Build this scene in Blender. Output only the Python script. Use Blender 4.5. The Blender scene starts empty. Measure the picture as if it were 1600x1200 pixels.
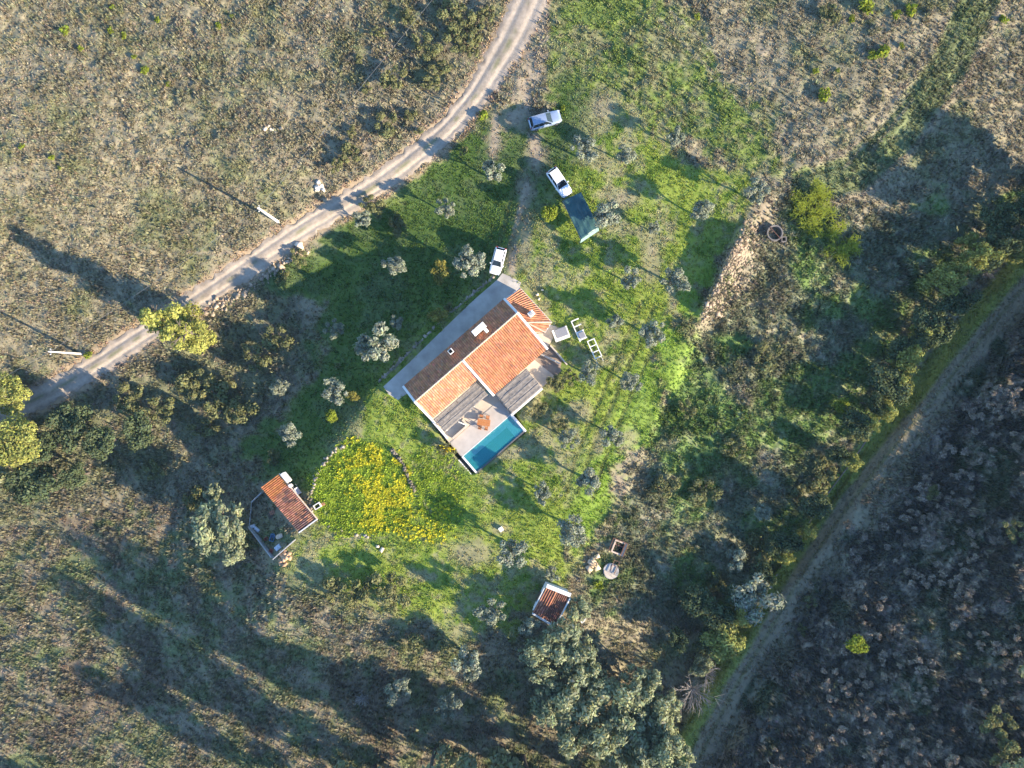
import bpy, bmesh, math, random
import numpy as np
from mathutils import Vector, Matrix

random.seed(7)
RNG = np.random.default_rng(11)
SC = bpy.context.scene
COL = SC.collection

# ------------------------------------------------------------------ camera, sky, sun, exposure
CAM_H = 96.0                      # drone height in metres, looking straight down
FPX = 1600 * 24.0 / 36.0          # focal length in photograph pixels
cam = bpy.data.cameras.new('camera')
cam.lens = 24.0
cam.sensor_width = 36.0
cam.clip_start = 1.0
cam.clip_end = 20000.0
cam_o = bpy.data.objects.new('camera', cam)
cam_o.location = (0, 0, CAM_H)
COL.objects.link(cam_o)
SC.camera = cam_o

SUN_EL = math.radians(20.5)
SUN_H = Vector((0.882, -0.471))   # horizontal direction towards the sun
world = bpy.data.worlds.new('World')
SC.world = world
world.use_nodes = True
wn = world.node_tree.nodes
wl = world.node_tree.links
bg = wn.get('Background') or wn.new('ShaderNodeBackground')
sky = wn.new('ShaderNodeTexSky')
sky.sky_type = 'NISHITA'
sky.sun_disc = False
sky.sun_elevation = SUN_EL
sky.sun_rotation = math.atan2(SUN_H.x, SUN_H.y)
sky.altitude = 200
sky.dust_density = 0.2
sky.ozone_density = 5.0
wl.new(sky.outputs[0], bg.inputs[0])
bg.inputs[1].default_value = 0.15

sun = bpy.data.lights.new('sun', 'SUN')
sun.energy = 5.0
sun.angle = math.radians(0.5)
sun.color = (1.0, 0.87, 0.68)
sun_o = bpy.data.objects.new('sun', sun)
ce, se = math.cos(SUN_EL), math.sin(SUN_EL)
sun_o.rotation_euler = Vector((-SUN_H.x * ce, -SUN_H.y * ce, -se)).to_track_quat('-Z', 'Y').to_euler()
sun_o.location = (0, 0, 150)
COL.objects.link(sun_o)
SC.view_settings.view_transform = 'Standard'
SC.view_settings.look = 'None'
SC.view_settings.gamma = 1
SC.view_settings.use_curve_mapping = False
SC.view_settings.exposure = 1.7


# ------------------------------------------------------------------ noise and plan helpers
def smooth(a, b, x):
    t = np.clip((x - a) / (b - a), 0, 1)
    return t * t * (3 - 2 * t)


def vnoise(x, y, seed=0):
    x = np.asarray(x, float); y = np.asarray(y, float)
    xi = np.floor(x).astype(np.int64); yi = np.floor(y).astype(np.int64)
    fx = x - xi; fy = y - yi
    fx = fx * fx * (3 - 2 * fx); fy = fy * fy * (3 - 2 * fy)

    def h(a, b):
        n = (a * 374761393 + b * 668265263 + seed * 982451653) & 0xffffffff
        n = ((n ^ (n >> 13)) * 1274126177) & 0xffffffff
        n = ((n ^ (n >> 16)) * 2246822519) & 0xffffffff
        return ((n ^ (n >> 15)) & 0xffff) / 65535.0
    return ((h(xi, yi) * (1 - fx) + h(xi + 1, yi) * fx) * (1 - fy)
            + (h(xi, yi + 1) * (1 - fx) + h(xi + 1, yi + 1) * fx) * fy)


def fbm(x, y, seed=0, octv=4, gain=0.5):
    s = 0; a = 1; t = 0
    for i in range(octv):
        s = s + a * vnoise(x * 2 ** i, y * 2 ** i, seed + i * 17)
        t += a; a *= gain
    return s / t


def poly_sd(px, py, poly):
    """signed distance to a polygon, positive inside"""
    px = np.asarray(px, float); py = np.asarray(py, float)
    d = np.full(px.shape, 1e18); ins = np.zeros(px.shape, bool)
    n = len(poly)
    for i in range(n):
        ax, ay = poly[i]; bx, by = poly[(i + 1) % n]
        ex, ey = bx - ax, by - ay
        t = np.clip(((px - ax) * ex + (py - ay) * ey) / (ex * ex + ey * ey + 1e-12), 0, 1)
        dx = px - ax - t * ex; dy = py - ay - t * ey
        d = np.minimum(d, dx * dx + dy * dy)
        c = ((ay > py) != (by > py))
        xx = ax + (py - ay) / (by - ay + 1e-12) * ex
        ins ^= (c & (px < xx))
    d = np.sqrt(d)
    return np.where(ins, d, -d)


def line_d(px, py, pts, side=False):
    """distance to a polyline; with side=True also which side (+ on its right hand, image coordinates)"""
    px = np.asarray(px, float); py = np.asarray(py, float)
    d = np.full(px.shape, 1e18); sg = np.zeros(px.shape); tt = np.zeros(px.shape)
    n = len(pts) - 1
    for i in range(n):
        ax, ay = pts[i]; bx, by = pts[i + 1]
        ex, ey = bx - ax, by - ay
        t = np.clip(((px - ax) * ex + (py - ay) * ey) / (ex * ex + ey * ey), 0, 1)
        dx = px - ax - t * ex; dy = py - ay - t * ey
        q = dx * dx + dy * dy
        m = q < d
        d = np.where(m, q, d)
        sg = np.where(m, np.sign(ex * (py - ay) - ey * (px - ax)), sg)
        tt = np.where(m, (i + t) / n, tt)
    d = np.sqrt(d)
    return (d * sg, tt) if side else d


# ------------------------------------------------------------------ the lie of the land (plan units: one unit = 9 cm at level zero)
PLATEAU = [(1000, -300), (905, 250), (790, 425), (690, 505), (598, 598), (560, 650), (530, 690), (497, 740), (478, 790),
           (445, 870), (430, 960), (560, 1010), (800, 1010), (930, 930), (1200, 700), (2000, 0), (2000, -300)]
CREEK = [(2600, -700), (1900, 0), (1600, 345), (1500, 480), (1390, 645), (1300, 790), (1220, 885), (1130, 990), (1060, 1100), (1000, 1210), (900, 1500)]
BANK = [(1215, 285), (1165, 355), (1125, 430), (1090, 500), (1040, 600), (990, 700), (950, 790), (915, 880), (890, 940)]
ROAD = [(880, -160), (852, -70), (828, 0), (800, 60), (748, 145), (700, 202), (640, 252), (590, 289), (535, 321), (480, 353), (430, 387), (370, 428),
        (320, 462), (272, 493), (215, 528), (155, 568), (90, 607), (20, 640), (-80, 690), (-300, 790), (-800, 1000)]
TRACK = [(2300, -400), (1640, 395), (1560, 490), (1500, 565), (1430, 652), (1370, 725), (1310, 805), (1250, 895), (1198, 985), (1140, 1080), (1090, 1180), (1050, 1270), (980, 1420), (800, 1900)]
STRIP = [(1700, -320), (1540, -20), (1480, 105), (1400, 212), (1335, 272), (1265, 290)]
RUBBLE = [(1163, 352), (1140, 400), (1118, 450), (1092, 500)]
SPURS = [([(850, 15), (846, 70), (832, 120), (820, 165), (800, 185)], 9), ([(775, 185), (770, 240)], 5), ([(836, 215), (838, 250)], 7), ([(824, 290), (812, 330), (802, 385), (800, 425)], 5)]
FIELD_LINES = [[(1030, 30), (1140, 140), (1200, 210)], [(1050, 20), (1150, 115), (1215, 190), (1272, 268)], [(1415, 150), (1345, 232), (1320, 262)], [(1425, 158), (1360, 238)]]
HOUSE_POLY = [(603, 606), (622, 621), (636, 612), (655, 640), (680, 668), (712, 714), (738, 742), (822, 676), (806, 645), (846, 606), (838, 570), (854, 545), (856, 522), (860, 506), (813, 452), (790, 432), (779, 440)]
POOL_POLY = [(793, 655), (815, 672), (743, 735), (722, 716)]
RUTS = [[(1003, 470), (985, 515), (960, 570), (935, 630), (905, 700), (885, 770)], [(1022, 478), (1003, 525), (978, 580), (953, 640), (925, 700), (903, 765)],
        [(1040, 500), (1020, 540), (995, 600), (968, 660), (945, 720), (925, 780)], [(800, 300), (790, 350), (778, 385)], [(822, 330), (806, 365), (796, 395)]]


def z_smooth(px, py):
    px = np.asarray(px, float); py = np.asarray(py, float)
    k = np.interp(py, [150, 250, 330, 430, 520, 620, 800, 1000, 1300], [0, .12, .40, .74, .92, 1, 1, .88, .72])
    d1 = -poly_sd(px, py, PLATEAU)
    nw = 7.6 * k * (.8 * np.clip(d1 / 185.0, 0, 1) + .2 * smooth(-4, 60, d1))
    d2, _ = line_d(px, py, CREEK, True)      # negative: towards the house, positive: far bank
    d2 = -d2 if False else d2
    db, _ = line_d(px, py, BANK, True)
    dc = np.abs(d2)
    near = d2 > 0                             # side of the house (checked below by sign of the house)
    se = 4.6 * np.clip(1 - dc / 330.0, 0, 1) ** 1.1
    bank = 1.1 * smooth(0, 26, np.where(db < 0, -db, -1)) * smooth(250, 330, py)
    se_house = np.maximum(se, bank * smooth(-60, 60, 1000 - py))
    z_house = -np.maximum(nw, se_house)
    rise = np.clip(dc - 95, 0, 520)
    z_far = -4.6 + 1.9 * smooth(4, 40, dc) + 1.9 * smooth(92, 120, dc) * (1 - .95 * smooth(200, 90, np.hypot(px - 1450, py - 765))) + rise * 0.09 * 0.25
    z = np.where(near, z_house, z_far)
    # rubble bank: steep on its house side, long lit slope on the other
    dr, tr = line_d(px, py, RUBBLE, True)
    ends = smooth(0, .08, tr) * smooth(1, .85, tr)
    prof = np.where(dr > 0, smooth(9, 0, dr), smooth(70, 0, -dr))
    z = z + 2.0 * ends * prof
    return z


def z_ground(px, py):
    """smooth land plus gentle swells"""
    z = z_smooth(px, py)
    flat = smooth(0, -45, poly_sd(px, py, HOUSE_POLY)) * smooth(16, 50, line_d(px, py, ROAD))
    return z + flat * 0.5 * (fbm(px / 130.0, py / 130.0, 3, 3) - .5)


def zat(px, py):
    return float(z_ground(np.array([px], float), np.array([py], float))[0])


def P(px, py, z=None):
    """plan point (photograph pixels) at height z -> world"""
    if z is None:
        z = zat(px, py)
    return Vector(((px - 800) * (CAM_H - z) / FPX, (600 - py) * (CAM_H - z) / FPX, z))


# ------------------------------------------------------------------ materials
def new_mat(name):
    m = bpy.data.materials.new(name); m.use_nodes = True
    nt = m.node_tree
    b = nt.nodes['Principled BSDF']
    b.inputs['Specular IOR Level'].default_value = 0.2
    return m, nt, b


def mat(name, c, c2=None, scale=3.0, rough=.8, bump=.0, metal=0., spec=.2, attr=None, detail=6, space='Object', bscale=None):
    """noise-varied colour, optionally multiplied by a colour attribute"""
    m, nt, b = new_mat(name)
    N, L = nt.nodes, nt.links
    tc = N.new('ShaderNodeTexCoord')
    nz = N.new('ShaderNodeTexNoise'); nz.inputs['Scale'].default_value = scale; nz.inputs['Detail'].default_value = detail
    L.new(tc.outputs[space], nz.inputs['Vector'])
    rp = N.new('ShaderNodeValToRGB')
    rp.color_ramp.elements[0].position = .3; rp.color_ramp.elements[1].position = .7
    c2 = c2 or tuple(v * .7 for v in c)
    rp.color_ramp.elements[0].color = (*c2, 1); rp.color_ramp.elements[1].color = (*c, 1)
    L.new(nz.outputs['Fac'], rp.inputs[0])
    out = rp.outputs[0]
    if attr:
        at = N.new('ShaderNodeAttribute'); at.attribute_name = attr
        mx = N.new('ShaderNodeMix'); mx.data_type = 'RGBA'; mx.blend_type = 'MULTIPLY'; mx.inputs[0].default_value = 1
        L.new(out, mx.inputs[6]); L.new(at.outputs['Color'], mx.inputs[7])
        out = mx.outputs[2]
    L.new(out, b.inputs['Base Color'])
    b.inputs['Roughness'].default_value = rough
    b.inputs['Metallic'].default_value = metal
    b.inputs['Specular IOR Level'].default_value = spec
    if bump:
        n2 = N.new('ShaderNodeTexNoise'); n2.inputs['Scale'].default_value = bscale or scale * 4; n2.inputs['Detail'].default_value = 5
        L.new(tc.outputs[space], n2.inputs['Vector'])
        bp = N.new('ShaderNodeBump'); bp.inputs['Strength'].default_value = bump; bp.inputs['Distance'].default_value = .05
        L.new(n2.outputs['Fac'], bp.inputs['Height']); L.new(bp.outputs[0], b.inputs['Normal'])
    return m


def leaf_mat(name, c, trans=.25):
    m = bpy.data.materials.new(name); m.use_nodes = True
    nt = m.node_tree; N, L = nt.nodes, nt.links
    N.remove(N['Principled BSDF'])
    at = N.new('ShaderNodeAttribute'); at.attribute_name = 'Col'
    mx = N.new('ShaderNodeMix'); mx.data_type = 'RGBA'; mx.blend_type = 'MULTIPLY'; mx.inputs[0].default_value = 1
    mx.inputs[6].default_value = (*c, 1); L.new(at.outputs['Color'], mx.inputs[7])
    d = N.new('ShaderNodeBsdfDiffuse'); t = N.new('ShaderNodeBsdfTranslucent')
    L.new(mx.outputs[2], d.inputs[0]); L.new(mx.outputs[2], t.inputs[0])
    ms = N.new('ShaderNodeMixShader'); ms.inputs[0].default_value = trans
    L.new(d.outputs[0], ms.inputs[1]); L.new(t.outputs[0], ms.inputs[2])
    L.new(ms.outputs[0], N['Material Output'].inputs[0])
    return m


M = {}
M['white'] = mat('lime_white', (.72, .69, .64), (.60, .56, .50), 1.5, .85, .15)
M['concrete'] = mat('grey_concrete', (.48, .43, .365), (.31, .275, .235), .55, .9, .2)
M['patio'] = mat('sandy_paving', (.56, .46, .345), (.46, .37, .28), .9, .85, .15)
M['deck'] = mat('pale_pool_deck', (.46, .40, .34), (.38, .33, .28), 1.1, .85, .1)
M['brownpave'] = mat('brown_paving', (.30, .22, .16), (.22, .16, .12), 1.2, .9, .15)
M['tile'] = mat('clay_tile', (.47, .215, .112), (.37, .155, .08), 2.2, .85, .1, attr='Col')
M['oldtile'] = mat('weathered_clay_tile', (.38, .185, .11), (.27, .125, .08), 2.5, .9, .15, attr='Col')
M['mortar'] = mat('ridge_mortar', (.60, .46, .34), (.46, .32, .22), 4, .9, .1)
M['reed'] = mat('reed_shade_cloth', (.25, .215, .18), (.14, .12, .10), 3, .95, .4)
M['poolin'] = mat('pool_render', (.62, .80, .72), (.52, .72, .66), 5, .6)
M['poolpale'] = mat('pale_pool_mosaic', (.84, .94, .82), (.52, .72, .64), 2.2, .6)
M['darkstone'] = mat('dark_coping', (.13, .12, .115), (.09, .085, .08), 3, .6)
M['wood'] = mat('orange_wood', (.48, .19, .06), (.34, .12, .035), 9, .6, .1)
M['darkwood'] = mat('dark_old_wood', (.12, .085, .06), None, 6, .8, .1)
M['greycushion'] = mat('grey_cushion', (.24, .235, .245), (.20, .195, .205), 8, .9, .1)
M['whitepaint'] = mat('white_painted_wood', (.82, .79, .72), (.72, .68, .6), 6, .6)
M['green_tarp'] = mat('dark_green_tarpaulin', (.045, .105, .10), (.02, .055, .055), .9, .42, .25, spec=.4, bscale=5)
M['pale_tarp'] = mat('pale_green_tarpaulin', (.20, .30, .27), (.15, .24, .21), 2, .5, .1)
M['steel'] = mat('galvanised_steel', (.42, .42, .42), None, 8, .45, metal=.7)
M['rust'] = mat('rusted_iron', (.22, .10, .065), (.14, .07, .05), 10, .85, .2)
M['carwhite'] = mat('white_car_paint', (.80, .80, .80), (.76, .76, .76), .7, .22, spec=.5)
M['carsilver'] = mat('silver_blue_car_paint', (.30, .36, .46), (.27, .33, .43), .7, .28, metal=.35, spec=.5)
M['glass'] = mat('dark_car_glass', (.015, .02, .025), (.012, .017, .02), 1, .08, spec=.6)
M['tyre'] = mat('black_rubber', (.02, .02, .02), None, 8, .9)
M['rim'] = mat('alloy_rim', (.45, .45, .46), None, 8, .35, metal=.8)
M['plastic'] = mat('black_plastic', (.03, .03, .032), None, 8, .6)
M['lamp'] = mat('headlamp_glass', (.65, .66, .68), None, 8, .15, spec=.6)
M['redlamp'] = mat('red_tail_lamp', (.35, .02, .02), None, 8, .25, spec=.5)
M['pole'] = mat('concrete_pole', (.62, .58, .52), (.52, .48, .42), 5, .9, .1)
M['cable'] = mat('power_cable', (.18, .18, .18), None, 3, .5)
M['stone'] = mat('pale_field_stone', (.42, .35, .27), (.30, .25, .19), 4, .9, .3, attr='Col')
M['oldstone'] = mat('old_grey_stone', (.21, .185, .16), (.14, .12, .105), 5, .9, .3)
M['brickred'] = mat('red_brick', (.42, .20, .12), (.30, .13, .08), 6, .9, .2)
M['block'] = mat('cement_block', (.40, .38, .36), (.30, .29, .27), 5, .9, .2)
M['bark'] = mat('tree_bark', (.14, .11, .085), (.08, .065, .05), 7, .95, .5)
M['greybark'] = mat('grey_twigs', (.33, .29, .25), (.24, .21, .18), 7, .95, .2)
M['blue'] = mat('faded_blue_plastic', (.13, .25, .40), None, 6, .5)
M['red'] = mat('faded_red_plastic', (.42, .10, .07), None, 6, .5)
M['bag'] = mat('pale_rubble_bag', (.62, .63, .65), (.48, .49, .52), 6, .7, .3)
M['dark'] = mat('well_shadow_water', (.01, .012, .013), None, 3, .2)
M['olive_leaf'] = leaf_mat('olive_leaf', (.25, .265, .185))
M['lime_leaf'] = leaf_mat('bright_leaf', (.20, .235, .030), .35)
M['citrus_leaf'] = leaf_mat('yellowing_leaf', (.22, .20, .05), .3)
M['pine_leaf'] = leaf_mat('stone_pine_needles', (.29, .29, .075), .25)
M['broad_leaf'] = leaf_mat('creek_tree_leaf', (.26, .275, .15), .3)
M['yg_leaf'] = leaf_mat('yellow_green_leaf', (.26, .265, .075), .3)
M['scrub_leaf'] = leaf_mat('scrub_leaf', (.165, .165, .07), .25)
M['dark_leaf'] = leaf_mat('evergreen_leaf', (.085, .105, .05), .2)
M['dry_leaf'] = leaf_mat('dry_bush_twigs', (.32, .255, .185), .15)
M['grass_blade'] = leaf_mat('grass_blades', (1, 1, 1), .3)
M['flower'] = leaf_mat('flower_blades', (1, 1, 1), .35)


# ------------------------------------------------------------------ mesh helpers
def link_obj(name, me, parent=None, **props):
    o = bpy.data.objects.new(name, me)
    COL.objects.link(o)
    if parent is not None:
        o.parent = parent
    for k, v in props.items():
        o[k] = v
    return o


def np_mesh(name, V, F, material, col=None, smooth_sh=False):
    """V (n,3); F (m,k) with one k for all faces"""
    V = np.ascontiguousarray(V, np.float32); F = np.ascontiguousarray(F, np.int32)
    me = bpy.data.meshes.new(name)
    m, k = F.shape
    me.vertices.add(len(V)); me.vertices.foreach_set('co', V.ravel())
    me.loops.add(m * k); me.loops.foreach_set('vertex_index', F.ravel())
    me.polygons.add(m)
    me.polygons.foreach_set('loop_start', np.arange(0, m * k, k, dtype=np.int32))
    me.polygons.foreach_set('loop_total', np.full(m, k, np.int32))
    if smooth_sh:
        me.polygons.foreach_set('use_smooth', np.ones(m, bool))
    me.update(calc_edges=True)
    if col is not None:
        at = me.color_attributes.new('Col', 'FLOAT_COLOR', 'POINT')
        c = np.ones((len(V), 4), np.float32); c[:, :3] = col
        at.data.foreach_set('color', c.ravel())
    if material:
        me.materials.append(material)
    return me


class MB:
    """collects solids and makes ONE mesh object"""
    def __init__(s):
        s.v = []; s.f = []

    def add(s, vs, fs):
        b = len(s.v)
        s.v += [tuple(v) for v in vs]
        s.f += [tuple(b + i for i in f) for f in fs]
        return s

    def box(s, x0, x1, y0, y1, z0, z1, fr=None, taper=0.):
        t = taper
        vs = [(x0, y0, z0), (x1, y0, z0), (x1, y1, z0), (x0, y1, z0),
              (x0 + t, y0 + t, z1), (x1 - t, y0 + t, z1), (x1 - t, y1 - t, z1), (x0 + t, y1 - t, z1)]
        if fr:
            vs = [fr(*v) for v in vs]
        return s.add(vs, [(3, 2, 1, 0), (4, 5, 6, 7), (0, 1, 5, 4), (1, 2, 6, 5), (2, 3, 7, 6), (3, 0, 4, 7)])

    def rbox(s, c, size, rz=0., z0=None, tilt=0.):
        """box centred at c, turned by rz"""
        R = Matrix.Rotation(rz, 3, 'Z') @ Matrix.Rotation(tilt, 3, 'X')
        vs = []
        for sz in (-.5, .5):
            for sx, sy in ((-.5, -.5), (.5, -.5), (.5, .5), (-.5, .5)):
                vs.append(Vector(c) + R @ Vector((sx * size[0], sy * size[1], sz * size[2])))
        return s.add(vs, [(3, 2, 1, 0), (4, 5, 6, 7), (0, 1, 5, 4), (1, 2, 6, 5), (2, 3, 7, 6), (3, 0, 4, 7)])

    def bar(s, a, b, w, h=None):
        a = Vector(a); b = Vector(b); d = (b - a)
        up = Vector((0, 0, 1)) if abs(d.normalized().z) < .95 else Vector((1, 0, 0))
        sd = d.cross(up).normalized() * w / 2; u = sd.cross(d).normalized() * (h or w) / 2
        vs = [a - sd - u, a + sd - u, a + sd + u, a - sd + u, b - sd - u, b + sd - u, b + sd + u, b - sd + u]
        return s.add(vs, [(0, 1, 2, 3), (7, 6, 5, 4), (0, 4, 5, 1), (1, 5, 6, 2), (2, 6, 7, 3), (3, 7, 4, 0)])

    def tube(s, pts, rad, n=7, cap=True):
        pts = [Vector(p) for p in pts]
        if not hasattr(rad, '__len__'):
            rad = [rad] * len(pts)
        rings = []
        for i, p in enumerate(pts):
            d = (pts[min(i + 1, len(pts) - 1)] - pts[max(i - 1, 0)]).normalized()
            a = d.orthogonal().normalized() if abs(d.z) < .99 else Vector((1, 0, 0))
            if abs(d.z) >= .99:
                bq = Vector((0, 1, 0))
            else:
                bq = d.cross(a)
            rings.append([p + (a * math.cos(2 * math.pi * k / n) + bq * math.sin(2 * math.pi * k / n)) * rad[i] for k in range(n)])
        vs = [v for r in rings for v in r]; fs = []
        for i in range(len(pts) - 1):
            for k in range(n):
                fs.append((i * n + k, i * n + (k + 1) % n, (i + 1) * n + (k + 1) % n, (i + 1) * n + k))
        if cap:
            fs.append(tuple(range(n - 1, -1, -1))); fs.append(tuple((len(pts) - 1) * n + k for k in range(n)))
        return s.add(vs, fs)

    def prism(s, poly, z0, z1, fr=None):
        n = len(poly)
        vs = [(x, y, z0) for x, y in poly] + [(x, y, z1) for x, y in poly]
        if fr:
            vs = [fr(*v) for v in vs]
        fs = [tuple(range(n - 1, -1, -1)), tuple(range(n, 2 * n))] + [(i, (i + 1) % n, n + (i + 1) % n, n + i) for i in range(n)]
        return s.add(vs, fs)

    def build(s, name, material, parent=None, bevel=0., smooth_sh=False, **props):
        me = bpy.data.meshes.new(name)
        me.from_pydata(s.v, [], s.f)
        bm = bmesh.new(); bm.from_mesh(me)
        bmesh.ops.recalc_face_normals(bm, faces=bm.faces)
        if bevel:
            bmesh.ops.bevel(bm, geom=[e for e in bm.edges], offset=bevel, segments=1, affect='EDGES', clamp_overlap=True)
        bm.to_mesh(me); bm.free()
        if smooth_sh:
            for p in me.polygons:
                p.use_smooth = True
        me.materials.append(material)
        return link_obj(name, me, parent, **props)


def thing(name, label, cat, loc=(0, 0, 0), rz=0., group=None, scale=1.):
    o = bpy.data.objects.new(name, None)
    o.empty_display_size = .5
    COL.objects.link(o)
    o.location = loc; o.rotation_euler = (0, 0, rz); o.scale = (scale,) * 3 if not hasattr(scale, '__len__') else scale
    o['label'] = label; o['category'] = cat
    if group:
        o['group'] = group
    return o


def tag(o, label, cat, group=None):
    o['label'] = label; o['category'] = cat
    if group:
        o['group'] = group
    return o


def copy_tree(o, parent=None):
    c = o.copy(); COL.objects.link(c)
    if parent is not None:
        c.parent = parent
    for ch in o.children:
        copy_tree(ch, c)
    return c


# ------------------------------------------------------------------ ground cover: what grows where (colours of soil and plants, plus painted slope shade)
LAWN = [(760, 160), (850, 150), (905, 130), (1000, 190), (1130, 250), (1205, 290), (1160, 350), (1090, 490), (1040, 590), (980, 720),
        (940, 830), (900, 900), (860, 930), (800, 1000), (740, 985), (640, 975), (560, 940), (470, 890), (440, 880), (500, 810), (478, 790), (430, 740),
        (350, 700), (420, 650), (500, 570), (500, 490), (430, 440), (560, 345), (640, 272), (700, 215)]
LUSH = [(1060, 440), (1130, 385), (1105, 500), (1045, 605), (980, 740), (940, 840), (895, 880), (880, 860), (912, 760), (955, 645), (1005, 545)]
NEF = [(862, -200), (1000, -200), (1060, 20), (1140, 110), (1270, 268), (1205, 296), (1000, 200), (905, 135), (850, 150), (862, 0)]
TRI = [(1060, -60), (1545, -60), (1335, 262), (1272, 264)]
SCRUB_E = [(1210, 290), (1290, 300), (1420, 330), (1600, 300), (1500, 470), (1390, 640), (1300, 785), (1130, 985), (900, 960), (920, 880), (1000, 720), (1095, 500), (1165, 360)]
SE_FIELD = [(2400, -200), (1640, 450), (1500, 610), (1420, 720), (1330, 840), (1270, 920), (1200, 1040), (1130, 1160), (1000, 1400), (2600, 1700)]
SW = [(-400, 830), (250, 760), (400, 860), (520, 960), (760, 1040), (1000, 1250), (900, 1600), (-400, 1600)]
VALLEY = [(-300, 600), (90, 625), (300, 510), (440, 430), (520, 560), (430, 650), (370, 700), (260, 760), (0, 850), (-300, 900)]
FLOOR = [(560, 688), (600, 700), (632, 735), (642, 775), (625, 815), (590, 835), (540, 830), (500, 812), (486, 780), (492, 745), (520, 710)]
FLOOR_YELLOW = [(562, 684), (585, 700), (625, 712), (640, 760), (630, 800), (600, 830), (560, 822), (575, 780), (560, 765), (540, 735), (545, 705)]
DIRT = [(845, 10, 11, 60), (826, 90, 11, 55), (818, 140, 20, 26), (800, 185, 45, 26), (838, 245, 20, 36), (822, 300, 16, 34), (820, 365, 11, 50), (800, 410, 10, 30), (772, 215, 14, 30),
        (1050, 460, 10, 30), (850, 592, 26, 22), (905, 640, 22, 16), (800, 708, 40, 10), (935, 695, 10, 22), (985, 690, 14, 30), (965, 760, 14, 50), (780, 826, 22, 12), (740, 860, 40, 22), (1018, 402, 16, 45),
        (945, 170, 22, 20), (975, 310, 30, 14), (700, 290, 0.1, 0.1), (1160, 420, 26, 50), (1195, 345, 22, 40), (545, 838, 40, 7), (575, 233, 9, 24), (1190, 80, 14, 12), (500, 285, 18, 10), (425, 868, 30, 18), (350, 395, 60, 5)]


def excl_dist(px, py):
    """distance outside of anything paved or built (negative inside)"""
    d = line_d(px, py, ROAD) - np.interp(py, [-50, 60, 150, 700], [27, 26, 19, 18])
    for poly in ([(596, 604), (622, 628), (640, 606), (655, 640), (680, 668), (712, 722), (740, 750), (826, 674), (805, 646), (850, 606), (866, 590), (890, 572), (862, 536), (866, 503), (815, 447), (785, 425), (776, 434)],
                 [(405, 762), (437, 737), (500, 811), (466, 836)], [(831, 957), (855, 912), (895, 930), (867, 982)]):
        d = np.minimum(d, -poly_sd(px, py, poly))
    return d


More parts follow.
